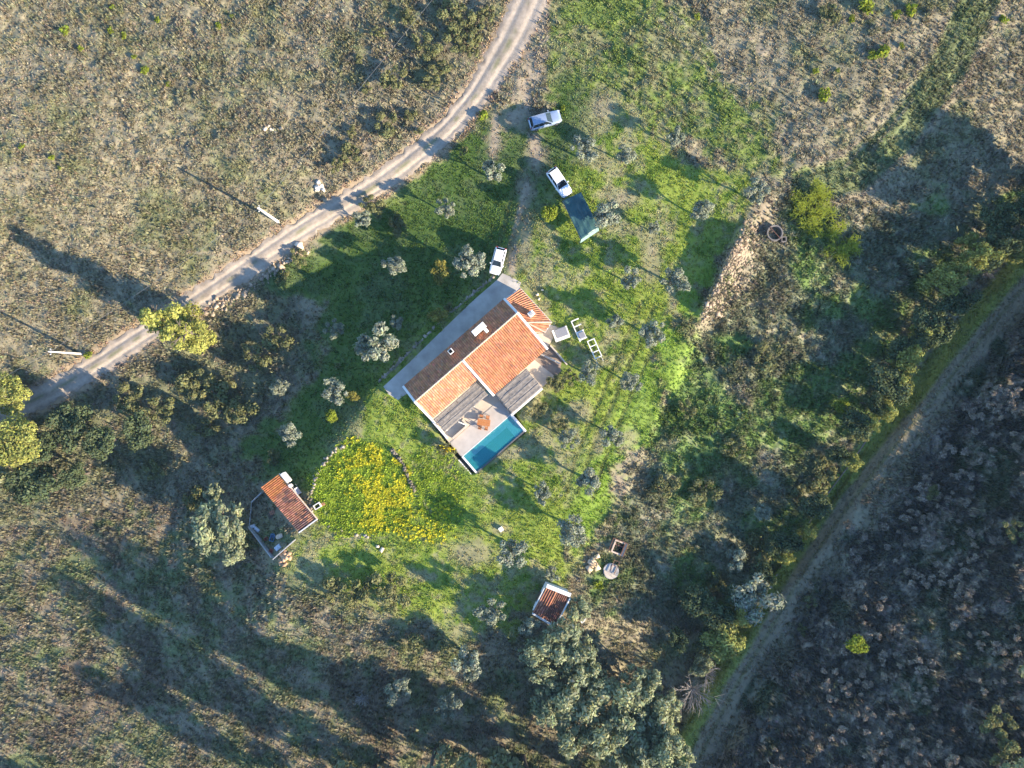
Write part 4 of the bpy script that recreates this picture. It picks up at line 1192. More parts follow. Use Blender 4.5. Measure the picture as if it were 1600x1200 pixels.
# small step wall / built bench
b = MB(); b.box(-8.2, -5.3, 6.95, 7.25, .30, .78, FR); b.box(-5.6, -5.3, 6.0, 6.948, .30, .78, FR)
tag(b.build('masonry_bench', M['patio'], bevel=.02), 'low sandy built bench on the sandy patio', 'bench')

# white wall of the covered terrace
b = MB(); b.box(.1, 5.8, 9.84, 10.14, -1.5, 2.25, FR)
tag(b.build('terrace_wall', M['white'], bevel=.02), 'long white wall closing the covered terrace', 'wall')

# pool
pool = thing('swimming_pool', 'rectangular turquoise pool with a deep blue end strip', 'pool')
b = MB()
b.box(-9.0, -8.75, 9.9, 12.9, -2.2, .36, FR)      # end wall towards the overflow channel
b.box(-.1, .02, 9.9, 12.9, -2.2, .36, FR)
b.box(-8.748, -.102, 9.885, 9.998, -2.2, .352, FR)
b.build('side_wall', M['white'], pool)
b = MB(); b.box(-9.0, .02, 12.86, 13.05, -2.2, .34, FR); b.build('outer_wall', M['darkstone'], pool)
b = MB(); b.box(.022, .30, 10.15, 13.05, -1.8, .95, FR); b.build('raised_wall', M['white'], pool, bevel=.02)
b = MB()
b.box(-8.75, -.1, 10.0, 12.86, -1.75, -1.6, FR)
b.build('pool_floor', M['poolin'], pool)
b = MB()
b.box(-8.74, -1.50, 10.0, 10.92, -1.6, -.02, FR)
b.build('ledge', M['poolpale'], pool)
b = MB(); b.box(-1.498, -.1, 10.0, 12.86, -1.6, .06, FR); b.build('step', M['poolpale'], pool)
m, nt, bs = new_mat('pool_water')
N, L = nt.nodes, nt.links
N.remove(bs)
lw = N.new('ShaderNodeFresnel'); lw.inputs[0].default_value = 1.33
tr = N.new('ShaderNodeBsdfTransparent'); tr.inputs[0].default_value = (.40, .78, .82, 1)
gl = N.new('ShaderNodeBsdfGlossy'); gl.inputs[1].default_value = .03
ms = N.new('ShaderNodeMixShader')
nz = N.new('ShaderNodeTexNoise'); nz.inputs['Scale'].default_value = 3
tcd = N.new('ShaderNodeTexCoord'); L.new(tcd.outputs['Object'], nz.inputs['Vector'])
bp = N.new('ShaderNodeBump'); bp.inputs['Strength'].default_value = .45; bp.inputs['Distance'].default_value = .08
L.new(nz.outputs['Fac'], bp.inputs['Height']); L.new(bp.outputs[0], gl.inputs['Normal'])
df = N.new('ShaderNodeBsdfDiffuse'); df.inputs[0].default_value = (.05, .38, .40, 1)
mm = N.new('ShaderNodeMixShader'); mm.inputs[0].default_value = .38
L.new(tr.outputs[0], mm.inputs[1]); L.new(df.outputs[0], mm.inputs[2])
L.new(lw.outputs[0], ms.inputs[0]); L.new(mm.outputs[0], ms.inputs[1]); L.new(gl.outputs[0], ms.inputs[2]); L.new(ms.outputs[0], N['Material Output'].inputs[0])
va = N.new('ShaderNodeVolumeAbsorption'); va.inputs[0].default_value = (.0, .75, .82, 1); va.inputs[1].default_value = .35
L.new(va.outputs[0], N['Material Output'].inputs['Volume'])
tr.inputs[0].default_value = (.92, .98, 1, 1)
b = MB(); b.box(-8.745, -.105, 10.003, 12.855, -1.598, .22, FR)
b.build('pool_water', m, pool)
# overflow channel at the end
b = MB(); b.box(-9.72, -9.58, 9.95, 13.3, -1.8, -.05, FR); b.box(-9.578, -8.9, 13.12, 13.3, -1.8, -.05, FR); b.box(-8.898, .0, 13.12, 13.26, -1.8, -.35, FR)
b.build('channel_wall', M['white'], pool)
b = MB(); b.box(-9.577, -9.002, 10.0, 13.118, -1.7, -.95, FR); b.build('channel_floor', M['darkstone'], pool)
b = MB(); b.box(-8.99, .0, 13.052, 13.118, -1.7, -.5, FR); b.build('gutter', M['darkstone'], pool)


def pergola(label, u0, u1, v0, v1, z0, z1, strips, seed, posts):
    g = np.random.default_rng(seed)
    t = thing('pergola', label, 'pergola', group='reed covered pergolas')
    du = (v1 - v0) / strips
    for k in range(strips):
        a, c = v0 + k * du, v0 + (k + 1) * du
        nu = int((u1 - u0) / .16); nv = 6
        uu = np.linspace(u0 + g.uniform(-.08, .12), u1 + g.uniform(-.15, .08), nu); vv = np.linspace(a + .012, c - .012, nv)
        U_, V_ = np.meshgrid(uu, vv)
        s = (V_ - v0) / (v1 - v0)
        Z = z0 + (z1 - z0) * s + .015 * k - .05 * np.sin((V_ - a) / du * np.pi) * (.6 + .8 * vnoise(U_ * .9, V_ * 0 + k, seed)) + .07 * (fbm(U_ * 1.3, V_ * 2.5, seed + 3, 3) - .5)
        V_ = V_ + .05 * (fbm(U_ * .8, V_ * 0 + k * 3, seed + 8, 2) - .5)
        W = np.stack([HO.x + U_ * UX + V_ * UY, HO.y + U_ * UY - V_ * UX, Z], -1).reshape(-1, 3)
        i = np.arange(nu * nv).reshape(nv, nu)
        F = np.stack([i[1:, :-1].ravel(), i[1:, 1:].ravel(), i[:-1, 1:].ravel(), i[:-1, :-1].ravel()], 1)
        o = link_obj('reed_mat', np_mesh('reed_mat', W, F, M['reed'], smooth_sh=False), t)
        sd = o.modifiers.new('thickness', 'SOLIDIFY'); sd.thickness = .02
    for k in range(strips + 1):
        v = v0 + k * du
        q = MB(); q.bar(FR(u0, v, z0 + (z1 - z0) * k / strips - .0), FR(u1, v, z0 + (z1 - z0) * k / strips - .0), .05, .05)
        q.build('lath', M['greybark'], t)
    for (u, v) in posts:
        q = MB(); q.tube([FR(u, v, .2), FR(u, v, z1 - .06)], .06, 8); q.build('post', M['whitepaint'], t)
    for u in np.linspace(u0 + .3, u1 - .3, 5):
        q = MB(); q.bar(FR(u, v0, z0 - .09), FR(u, v1, z1 - .09), .08, .1); q.build('rafter', M['darkwood'], t)
    return t


pergola('reed covered pergola along the shorter roof above the patio', -8.2, -.35, 3.42, 5.72, 2.72, 2.5, 3, 3, [(-8.0, 5.7), (-5.5, 5.7), (-3.0, 5.7), (-.6, 5.7)])
pergola('reed covered pergola behind the long white terrace wall', .3, 5.95, 6.46, 9.82, 2.55, 2.32, 4, 4, [(5.8, 9.6), (.45, 9.6), (5.8, 6.6)])

# patio dining set
tl = P(756, 660, .75)
ds = thing('dining_table', 'orange wooden dining table on the pool deck', 'table', (tl.x, tl.y, .345), HRZ - .85)
for k in range(6):
    q = MB(); q.box(-.9, .9, -.45 + k * .151, -.45 + k * .151 + .14, .70, .74); q.build('plank', M['wood'], ds)
for sx in (-.78, .78):
    for sy in (-.36, .36):
        q = MB(); q.box(sx - .04, sx + .04, sy - .04, sy + .04, 0, .70); q.build('leg', M['wood'], ds)
q = MB(); q.box(-.74, .74, -.03, .03, .60, .69); q.build('apron', M['wood'], ds)


def chair(x, y, rz, label):
    t = thing('dining_chair', label, 'chair', (tl.x + x, tl.y + y, .345), rz, 'wooden chairs around the dining table')
    q = MB()
    for k in range(4):
        q.box(-.24, .24, -.24 + k * .122, -.24 + k * .122 + .105, .42, .455)
    q.build('seat', M['wood'], t)
    q = MB()
    for k in range(3):
        q.box(-.24, .24, .215, .25, .52 + k * .15, .63 + k * .15)
    q.build('backrest', M['wood'], t)
    for sx in (-.22, .22):
        q = MB(); q.box(sx - .025, sx + .025, -.24, -.19, 0, .419); q.build('leg', M['wood'], t)
        q = MB(); q.box(sx - .025, sx + .025, .20, .2495, 0, .95); q.build('leg', M['wood'], t)


RT = HRZ - .85
for (a, bq, rz, lb) in ((-.45, .78, RT, 'wooden chair on the house side of the dining table, end nearer the annex'), (.45, .78, RT, 'wooden chair on the house side of the dining table, end nearer the pool'),
                        (-.45, -.78, RT + math.pi, 'wooden chair with its back to the patio bench, upper place'), (.45, -.78, RT + math.pi, 'wooden chair with its back to the patio bench, lower place')):
    chair(a * math.cos(RT) - bq * math.sin(RT), a * math.sin(RT) + bq * math.cos(RT), rz, lb)
# folded parasol lying by the bench, storage crates under the step wall
q = MB(); q.tube([FR(-6.0, 5.9, 1.5), FR(-5.55, 6.9, .95)], [.05, .07], 8); tag(q.build('folded_parasol', M['whitepaint']), 'folded white parasol leaning on the built bench', 'parasol')
c0 = FR(.0, 5.4, .30)
bx = thing('storage_box', 'green storage box in the corner below the white parapet', 'box', c0, HRZ)
q = MB(); q.box(-.55, -.05, -.3, .3, 0, .6); q.build('body', mat('green_plastic', (.05, .22, .14), None, 5, .5), bx, bevel=.02)
q = MB(); q.box(-.58, -.02, -.33, .33, .602, .66); q.build('lid', M['pale_tarp'], bx, bevel=.02)

# yellow flowering shrub at the patio corner
t = tree('scrub', 697, 702, 17, 'tall shrub with yellow flowers at the patio corner', cat='shrub', name='flowering_shrub', H=2.6)
g = np.random.default_rng(4)
cs, rs = [(-.3, .5, 1.1), (.5, -.2, 1.2)], [.55, .6]
V, F, c = leaf_cloud(g, cs, rs, 90, .2, elong=1.3)
link_obj('flowers', np_mesh('shrub_flowers', V, F, M['flower'], c * np.array([[.8, .62, .03]])), t)

# ------------------------------------------------------------------ garden furniture
def local_thing(name, label, cat, px, py, rz, group=None, dz=0.):
    w = P(px, py); return thing(name, label, cat, (w.x, w.y, w.z + dz), rz, group)


def rail_frame(t, L_, W_, z0, z1, slats, mt):
    for sy in (-1, 1):
        q = MB(); q.box(-L_ / 2, L_ / 2, sy * W_ / 2 - .06, sy * W_ / 2 + .06, z0, z1); q.build('side_rail', mt, t)
    for x in slats:
        q = MB(); q.box(x - .06, x + .06, -W_ / 2 + .062, W_ / 2 - .062, z0 + .02, z1 - .02); q.build('slat', mt, t)
    for sx in (-1, 1):
        for sy in (-1, 1):
            q = MB(); q.box(sx * (L_ / 2 - .1) - .06, sx * (L_ / 2 - .1) + .06, sy * W_ / 2 - .055, sy * W_ / 2 + .055, -.15, z0 - .002); q.build('leg', mt, t)


AX = math.radians(-66)
t = local_thing('garden_sofa', 'white frame lounger with three open bays on the lawn', 'lounger', 928.5, 545, AX, 'white loungers on the lawn')
rail_frame(t, 2.75, 1.0, .30, .42, (-1.31, -.45, .42, 1.31), M['whitepaint'])
for sy in (-1, 1):
    q = MB(); q.bar((1.36, sy * .44, .38), (2.1, sy * .44, .05), .05, .05); q.build('handle', M['steel'], t)
t = local_thing('garden_sofa', 'white frame lounger with one grey cushion and two open arms', 'lounger', 905, 516, AX, 'white loungers on the lawn')
q = MB(); q.box(-1.6, 1.55, -.62, -.5, .3, .42); q.build('side_rail', M['whitepaint'], t)
for x in (-1.54, -.66, .2, 1.35):
    q = MB(); q.box(x - .07, x + .07, -.498, .55, .3, .42); q.build('slat', M['whitepaint'], t)
q = MB(); q.box(.272, 1.278, -.495, .5, .3, .4); q.build('seat', M['whitepaint'], t)
q = MB(); q.box(.34, 1.22, -.42, .44, .402, .56); q.build('cushion', M['greycushion'], t, bevel=.04)
for (x, y) in ((-1.5, -.56), (1.45, -.56), (.3, .48), (1.3, .48), (-1.5, .48)):
    q = MB(); q.box(x - .05, x + .05, y - .05, y + .05, -.15, .298); q.build('leg', M['whitepaint'], t)
t = local_thing('daybed', 'white square daybed with a grey mattress beside the annex', 'daybed', 876, 521, math.radians(20))
q = MB(); q.box(-1.1, 1.1, -.95, .75, .18, .32); q.build('frame', M['whitepaint'], t)
q = MB(); q.box(-.75, .95, -.55, .72, .322, .5); q.build('mattress', M['greycushion'], t, bevel=.05)
q = MB(); q.box(-1.1, -.88, -.95, .75, .322, .75); q.build('backrest', M['whitepaint'], t, bevel=.02)
for (x, y) in ((-1, -.85), (1, -.85), (-1, .65), (1, .65)):
    q = MB(); q.box(x - .05, x + .05, y - .05, y + .05, -.2, .178); q.build('leg', M['whitepaint'], t)

# ------------------------------------------------------------------ green canopy over a frame
w = [P(*p, 2.4) for p in ((879.5, 314), (908, 300), (936, 355), (908, 374))]
can = thing('canopy', 'dark green tarpaulin canopy on posts beside the white car', 'canopy')
nu, nv = 26, 14
V = []
for i in range(nu):
    for j in range(nv):
        s, tq = j / (nv - 1), i / (nu - 1)
        p = (w[0] * (1 - s) + w[1] * s) * (1 - tq) + (w[3] * (1 - s) + w[2] * s) * tq
        ridge = 1 - abs(s - .42) / .58
        z = 2.28 + .30 * ridge + .05 * math.sin(s * 9 - tq * 7 + 1) + .07 * math.sin(s * 26 + tq * 4) * (.4 + .6 * math.sin(tq * 3.1)) - .10 * math.sin(tq * math.pi) * math.sin(s * math.pi) + .04 * math.sin(tq * 17 + s * 9)
        V.append((p.x, p.y, z))
ii = np.arange(nu * nv).reshape(nu, nv)
F = np.stack([ii[:-1, :-1].ravel(), ii[1:, :-1].ravel(), ii[1:, 1:].ravel(), ii[:-1, 1:].ravel()], 1)
o = link_obj('roof_sheet', np_mesh('canopy_sheet', np.array(V), F, M['green_tarp'], smooth_sh=True), can)
md = o.modifiers.new('thickness', 'SOLIDIFY'); md.thickness = .012
q = MB(); a, c = w[3], w[2]
q.add([(a.x, a.y, 2.3), (c.x, c.y, 2.3), (c.x + .05, c.y - .35, 1.75), (a.x - .05, a.y - .38, 1.75), (a.x, a.y, 2.27), (c.x, c.y, 2.27), (c.x + .05, c.y - .35, 1.72), (a.x - .05, a.y - .38, 1.72)],
      [(0, 1, 2, 3), (7, 6, 5, 4), (0, 4, 5, 1), (1, 5, 6, 2), (2, 6, 7, 3), (3, 7, 4, 0)])
q.build('end_flap', M['pale_tarp'], can)
for p in w + [(w[0] + w[3]) / 2, (w[1] + w[2]) / 2]:
    q = MB(); q.tube([(p.x, p.y, -.4), (p.x, p.y, 2.24)], .04, 8); q.build('post', M['steel'], can)
for k in range(4):
    a, c = w[k], w[(k + 1) % 4]
    q = MB(); q.bar((a.x, a.y, 2.2), (c.x, c.y, 2.2), .05, .05); q.build('rail', M['steel'], can)


# ------------------------------------------------------------------ cars
def car(label, px, py, ang, Lc, Wc, Hc, paint, kind):
    """ang: heading of the nose, degrees anticlockwise from east"""
    w_ = P(px, py)
    t = thing('parked_car', label, 'car', (w_.x, w_.y, w_.z + .04), math.radians(ang), 'parked cars')
    hl, hw = Lc / 2, Wc / 2
    belt = Hc * .60
    # lower body: lofted stations along x (rear to nose): x, half width factor, top height
    st = [(-hl, .80, .62 * belt, .42), (-hl + .10, .93, .92 * belt, .26), (-hl + .45, 1.0, belt, .22), (-hl * .2, 1.0, belt * .985, .2), (hl * .34, 1.0, belt * .965, .2), (hl * .56, .985, belt * .93, .2), (hl - .42, .95, belt * .84, .22), (hl - .12, .86, belt * .72, .28), (hl, .72, belt * .56, .40)]
    rings = []
    for (x, f, zt, zb) in st:
        yb = hw * f
        prof = [(-yb * .93, zb), (-yb, zb + .16), (-yb, zt * .72), (-yb * .955, zt * .93), (-yb * .84, zt), (-yb * .4, zt + .035), (0, zt + .045)]
        prof = prof + [(-y, z) for y, z in prof[-2::-1]]
        rings.append([(x, y, z) for y, z in prof])
    n = len(rings[0]); vs = [v for r in rings for v in r]; fs = []
    for i in range(len(rings) - 1):
        for k in range(n - 1):
            fs.append((i * n + k, i * n + k + 1, (i + 1) * n + k + 1, (i + 1) * n + k))
        fs.append((i * n + n - 1, i * n, (i + 1) * n, (i + 1) * n + n - 1))
    fs.append(tuple(range(n))); fs.append(tuple((len(rings) - 1) * n + k for k in range(n)))
    q = MB(); q.add(vs, fs)
    body = q.build('body', paint, t, smooth_sh=True)
    # cabin
    xr0, xf0 = -hl + (.16 if kind != 'hatch' else .14), hl * .42
    xr1, xf1 = -hl + (.50 if kind != 'hatch' else .55), hl * .06
    yb, yt = hw * .87, hw * .66
    zb, zt = belt * .95, Hc
    q = MB()
    roofn = [(-1, 0), (-.6, .035), (0, .05), (.6, .035), (1, 0)]
    lo = [(xr0, -yb, zb), (xf0, -yb, zb), (xf0, yb, zb), (xr0, yb, zb)]
    hi = [(xr1, -yt, zt - .05), (xf1, -yt, zt - .05), (xf1, yt, zt - .05), (xr1, yt, zt - .05)]
    q.add(lo + hi, [(0, 1, 5, 4), (1, 2, 6, 5), (2, 3, 7, 6), (3, 0, 4, 7), (4, 5, 6, 7)])
    q.build('cabin', paint, t)
    q = MB(); cols = 6; vs = []; fs = []
    for i in range(cols):
        x = xr1 - .03 + (xf1 - xr1 + .06) * i / (cols - 1); e = math.sin(math.pi * i / (cols - 1)) * .03
        for (s, hz) in roofn:
            vs.append((x, s * (yt + .03), zt - .052 + hz + e))
    for i in range(cols - 1):
        for k in range(4):
            fs.append((i * 5 + k, i * 5 + k + 1, (i + 1) * 5 + k + 1, (i + 1) * 5 + k))
    q.add(vs, fs)
    rf = q.build('roof', paint, t, smooth_sh=True)

    def pane(name, a, b_, c_, d_, ins=.10, off=.012):
        a, b_, c_, d_ = map(Vector, (a, b_, c_, d_)); ctr = (a + b_ + c_ + d_) / 4
        nn = (b_ - a).cross(d_ - a).normalized()
        if nn.dot(ctr - Vector((0, 0, belt))) < 0:
            nn = -nn
        vs = [p + (ctr - p) * ins + nn * off for p in (a, b_, c_, d_)]
        q = MB(); q.add(vs + [v - nn * .01 for v in vs], [(0, 1, 2, 3), (7, 6, 5, 4), (0, 4, 5, 1), (1, 5, 6, 2), (2, 6, 7, 3), (3, 7, 4, 0)])
        return q.build(name, M['glass'], t)
    L = Vector
    pane('windscreen', lo[1], lo[2], hi[2], hi[1], .06)
    pane('rear_window', lo[3], lo[0], hi[0], hi[3], .12)
    cuts = (.03, .36, .66, .97) if kind == 'estate' else (.05, .50, .96)
    for s in (0, 1):
        la, lb_ = (lo[0], lo[1]) if s == 0 else (lo[3], lo[2]); ha, hb = (hi[0], hi[1]) if s == 0 else (hi[3], hi[2])
        for k in range(len(cuts) - 1):
            c0, c1 = cuts[k], cuts[k + 1]
            pane('side_window', L(la).lerp(L(lb_), c0), L(la).lerp(L(lb_), c1), L(ha).lerp(L(hb), c1), L(ha).lerp(L(hb), c0), .10)
    for sx in (-hl + .78, hl - .82):
        for sy in (-1, 1):
            q = MB(); q.tube([(sx, sy * (hw - .20), .31), (sx, sy * (hw + .012), .31)], .31, 18); wh = q.build('wheel', M['tyre'], t)
            q = MB(); q.tube([(sx, sy * (hw + .013), .31), (sx, sy * (hw + .03), .31)], .19, 12); q.build('rim', M['rim'], wh)
    for sy in (-1, 1):
        q = MB(); q.rbox((hl - .20, sy * hw * .66, belt * .73), (.34, .34, .12), -sy * .35); q.build('headlight', M['lamp'], t)
        q = MB(); q.rbox((-hl + .09, sy * hw * .74, belt * .80), (.12, .22, .3)); q.build('tail_light', M['redlamp'], t)
        q = MB(); q.rbox((hl * .30, sy * (hw + .07), belt * 1.04), (.16, .20, .13)); q.build('mirror', paint, t, bevel=.03)
        if kind == 'estate':
            q = MB(); q.tube([(xr1 + .05, sy * yt * .96, zt + .03), (xf1 - .1, sy * yt * .96, zt + .035)], .025, 6); q.build('roof_rail', M['rim'], t)
    q = MB(); q.rbox((hl - .02, 0, .45), (.10, hw * 1.1, .16)); q.build('grille', M['plastic'], t)
    q = MB(); q.rbox((xr1 + .45, .12, zt + .02), (.10, .03, .05)); q.build('aerial', M['rim'], rf)
    return t


car('silver blue estate car with roof rails, parked farthest from the house', 851, 190.5, 16, 4.6, 1.85, 1.62, M['carsilver'], 'estate')
car('white car parked with its nose against the green canopy', 873.5, 287, -56, 4.35, 1.80, 1.52, M['carwhite'], 'hatch')
car('small white car parked at the corner of the concrete terrace', 778, 409, 255, 3.9, 1.66, 1.48, M['carwhite'], 'hatch')


# ------------------------------------------------------------------ power poles and their cable
def power_pole(px, py, h, label):
    w_ = P(px, py)
    t = thing('power_pole', label, 'pole', w_, 0, 'concrete power poles along the road')
    q = MB(); q.box(-.19, .19, -.15, .15, -.5, h, None, .06); q.build('shaft', M['pole'], t, bevel=.02)
    q = MB(); q.box(-.06, .06, -.45, .45, h - .5, h - .4); q.build('bracket', M['steel'], t)
    for s in (-.38, 0.0, .38):
        q = MB(); q.tube([(.0, s, h - .398), (0, s, h - .25)], .045, 8); q.build('insulator', M['whitepaint'], t)
    return Vector((w_.x, w_.y, w_.z + h - .25))


p1 = power_pole(435, 347, 8.0, 'pale concrete pole leaning over the road verge, nearer the house')
p2 = power_pole(128, 553, 7.4, 'pale concrete pole on the verge beyond the stone pine')
p3 = power_pole(820, -120, 8.0, 'pale concrete pole on the verge beyond the top of the view')
p0 = power_pole(-190, 720, 7.6, 'pale concrete pole on the verge beyond the left of the view')
for a, c, lb in ((p1, p3, 'thin power cable running from the nearer pole to the top'), (p2, p1, 'thin power cable between the two poles in view'), (p0, p2, 'thin power cable leaving the picture at the left')):
    q = MB(); pts = []
    for i in range(17):
        s = i / 16; p = a.lerp(c, s); p.z -= 2.4 * s * (1 - s); pts.append(p)
    q.tube(pts, .016, 5, False); tag(q.build('power_cable', M['cable']), lb, 'cable')


# ------------------------------------------------------------------ stones
def stones_mesh(name, pts, sizes, seed, tone=(1, 1, 1)):
    g = np.random.default_rng(seed)
    base = np.array([(-1, -1, -1), (1, -1, -1), (1, 1, -1), (-1, 1, -1), (-1, -1, 1), (1, -1, 1), (1, 1, 1), (-1, 1, 1)], float) * .5
    fs = np.array([(3, 2, 1, 0), (4, 5, 6, 7), (0, 1, 5, 4), (1, 2, 6, 5), (2, 3, 7, 6), (3, 0, 4, 7)])
    V, F, C = [], [], []
    for i, (p, s) in enumerate(zip(pts, sizes)):
        a = g.uniform(0, 6.28); ca, sa = math.cos(a), math.sin(a)
        v = base * (1 + g.uniform(-.3, .15, (8, 1))) * np.array([1.25, .9, .7]) * s
        v = v @ np.array([[ca, sa, 0], [-sa, ca, 0], [0, 0, 1]])
        V.append(v + np.array(p)); F.append(fs + 8 * i); C.append(np.repeat(g.uniform(.65, 1.35) * np.array([tone]), 8, 0))
    return np_mesh(name, np.concatenate(V), np.concatenate(F), M['stone'], np.concatenate(C))


def ground_pt(x, y, dz=0.):
    zz = float((z_ground(np.array([x]), np.array([y])) + relief(np.array([x]), np.array([y]), np.array([0.5])))[0]) + dz
    return P(x, y, zz)


g = np.random.default_rng(12)
rb = thing('rubble_bank', 'long bank of pale rubble stones facing the sun beside the well', 'stone bank')
pts, sz = [], []
while len(pts) < 650:
    s = g.uniform(0, 1); x = np.interp(s, [0, .35, .7, 1], [1163, 1140, 1118, 1092]) + abs(g.normal(0, 24)) * (.5 + .6 * s if s < .6 else 1.0) ; y = np.interp(s, [0, .35, .7, 1], [352, 400, 450, 500]) + g.normal(0, 5)
    pts.append(ground_pt(x, y, .05)); sz.append(g.gamma(4, .05))
link_obj('stone', stones_mesh('rubble_stones', pts, sz, 3, (.8, .72, .64)), rb, kind='stuff')
fw = thing('retaining_wall', 'curved dry stone wall holding the yellow flowered mound', 'stone wall')
pts, sz = [], []
arc = [(537, 696), (518, 709), (503, 727), (492, 748), (486, 770), (484, 790), (490, 806), (508, 822), (535, 834), (560, 838), (590, 838)]
A = np.array(arc, float); sl = np.concatenate([[0], np.cumsum(np.hypot(*(A[1:] - A[:-1]).T))])
for s in np.arange(0, sl[-1], 2.6):
    x, y = np.interp(s, sl, A[:, 0]), np.interp(s, sl, A[:, 1])
    for hgt in (-.9, -.6, -.3, -.02):
        if g.uniform() < .25 or (s > sl[-1] * .55 and (hgt < -.4 or g.uniform() < .75)):
            continue
        z0 = zat(600, 760) + hgt
        p = P(x + g.normal(0, 1.5), y + g.normal(0, 1.5), z0 + .1); pts.append(p); sz.append(g.uniform(.16, .40))
link_obj('stone', stones_mesh('wall_stones', pts, sz, 4, (.75, .74, .72)), fw, kind='stuff')
fw2 = thing('retaining_wall', 'low broken stone edge on the east side of the flower mound', 'stone wall')
pts = [ground_pt(np.interp(s, [0, .4, 1], [612, 628, 648]) + g.normal(0, 1.2), np.interp(s, [0, .4, 1], [702, 722, 768]) + g.normal(0, 1.2), g.uniform(0, .3)) for s in g.uniform(0, 1, 70)]
link_obj('stone', stones_mesh('wall_stones', pts, g.uniform(.18, .38, 70), 9, (.42, .42, .40)), fw2, kind='stuff')
tw = thing('retaining_wall', 'dark stone wall carrying the edge of the concrete terrace', 'stone wall')
pts, sz = [], []
for s in np.arange(0, 1, .008):
    x, y = np.interp(s, [0, .5, 1], [774, 688, 596]) - 3, np.interp(s, [0, .5, 1], [437, 512, 601]) - 3
    for hgt in (-1.3, -.95, -.6, -.25):
        pts.append(P(x + g.normal(0, 1.2) + hgt * 2, y + g.normal(0, 1.2) + hgt * 2, hgt)); sz.append(g.uniform(.28, .5))
link_obj('stone', stones_mesh('wall_stones', pts, sz, 14, (.7, .7, .72)), tw, kind='stuff')
rw = thing('roadside_wall', 'tumbled stone wall between the road and the shaded slope', 'stone wall')
pts = []
for s in g.uniform(0, 1, 210):
    pts.append(ground_pt(np.interp(s, [0, .5, 1], [318, 400, 480]) + g.normal(0, 5), np.interp(s, [0, .5, 1], [492, 447, 382]) + g.normal(0, 5), g.uniform(-.1, .15)))
link_obj('stone', stones_mesh('wall_stones', pts, g.gamma(4, .065, 210), 15, (.95, .88, .8)), rw, kind='stuff')
LB = [(498, 291, 16, 'pile of white stones on the far verge of the road', 8, .38, (1.9, 1.95, 2.0)), (470, 384, 3, 'three white stones at the roadside shrubs', 2, .55, (1.9, 1.8, 1.7)), (444, 872, 24, 'heap of orange rubble outside the yard corner', 9, .4, (1.3, .95, .7)),
      (925, 878, 9, 'pale stones standing upright beside the rusted tanks', 4, .6, (1.7, 1.45, 1.2)), (588, 858, 2, 'two pale stones at the edge of the mound', 3, .45, (1.6, 1.5, 1.4)), (842, 460, 3, 'pale stone slabs on the grass near the annex', 4, .32, (1.8, 1.7, 1.5)), (425, 203, 6, 'white stones in the dry meadow above the road', 5, .35, (1.7, 1.6, 1.4))]
for (x, y, n, lb, sp, s0, tone) in LB:
    o = thing('stone_pile', lb, 'stones', group='loose stone piles')
    if n <= 9:
        for k in range(n):
            p = ground_pt(x + g.normal(0, sp), y + g.normal(0, sp), .12); link_obj('stone', stones_mesh('loose_stone', [p], [s0 * g.uniform(.8, 1.5)], int(x) + k, tone), o)
    else:
        pts = [ground_pt(x + g.normal(0, sp * .5), y + g.normal(0, sp * .5), .15) for _ in range(n)]
        for k, p in enumerate(pts):
            link_obj('stone', stones_mesh('loose_stone', [p], [s0 * g.uniform(.7, 1.4)], int(x) + k, tone), o)
w_ = P(783, 826)
bx = thing('white_box', 'small white box standing alone on the lawn', 'box', w_, .6)
q = MB(); q.box(-.27, .27, -.27, .27, -.05, .45); q.build('body', M['whitepaint'], bx, bevel=.02)
q = MB(); q.box(-.30, .30, -.30, .30, .452, .5); q.build('lid', M['whitepaint'], bx)

# ------------------------------------------------------------------ orange shed with walled yard
def quad_frame(pts):
    return [Vector(p) for p in pts]


ZS = zat(455, 790)
zs = -1.6
sr = [P(436.7, 739.5, zs + 2.7), P(408, 761, zs + 2.1), P(467.5, 832, zs + 2.1), P(496, 811, zs + 2.7)]     # NE-top, NW, SW, SE corners
shed = thing('shed', 'long tiled shed with a bright orange end beside the flower mound', 'shed')
q = MB()
ctr = sum(sr, Vector()) / 4
ins = [c + (ctr - c) * .10 for c in sr]
back = ((sr[1] + sr[2]) - (sr[0] + sr[3])).normalized() * .55
ins = [ins[0] + back, ins[1], ins[2], ins[3] + back]
q.add([(c.x, c.y, zs - 2.6) for c in ins] + [(c.x, c.y, c.z - .1) for c in ins], [(3, 2, 1, 0), (4, 5, 6, 7), (0, 1, 5, 4), (1, 2, 6, 5), (2, 3, 7, 6), (3, 0, 4, 7)])
q.build('wall', M['oldstone'], shed)


def shed_col(s, t, g):
    # s along the length (0 = new orange tiles), t down the slope
    n = fbm(np.array([s * 9]), np.array([t * 4]), 6, 3)[0]
    if s < .27 + .06 * (n - .5) + .1 * (t - .5):
        return np.array([1.45, 1.12, .62])
    if n + .38 * s + .12 * t + g.normal(0, .07) > .83:
        return np.array([.42, .48, .60]) * g.uniform(.7, 1.5)
    return (np.array([1.25, 1.15, 1.05]) if g.uniform() < .6 else np.array([.95, .85, .82])) * g.uniform(.75, 1.2)


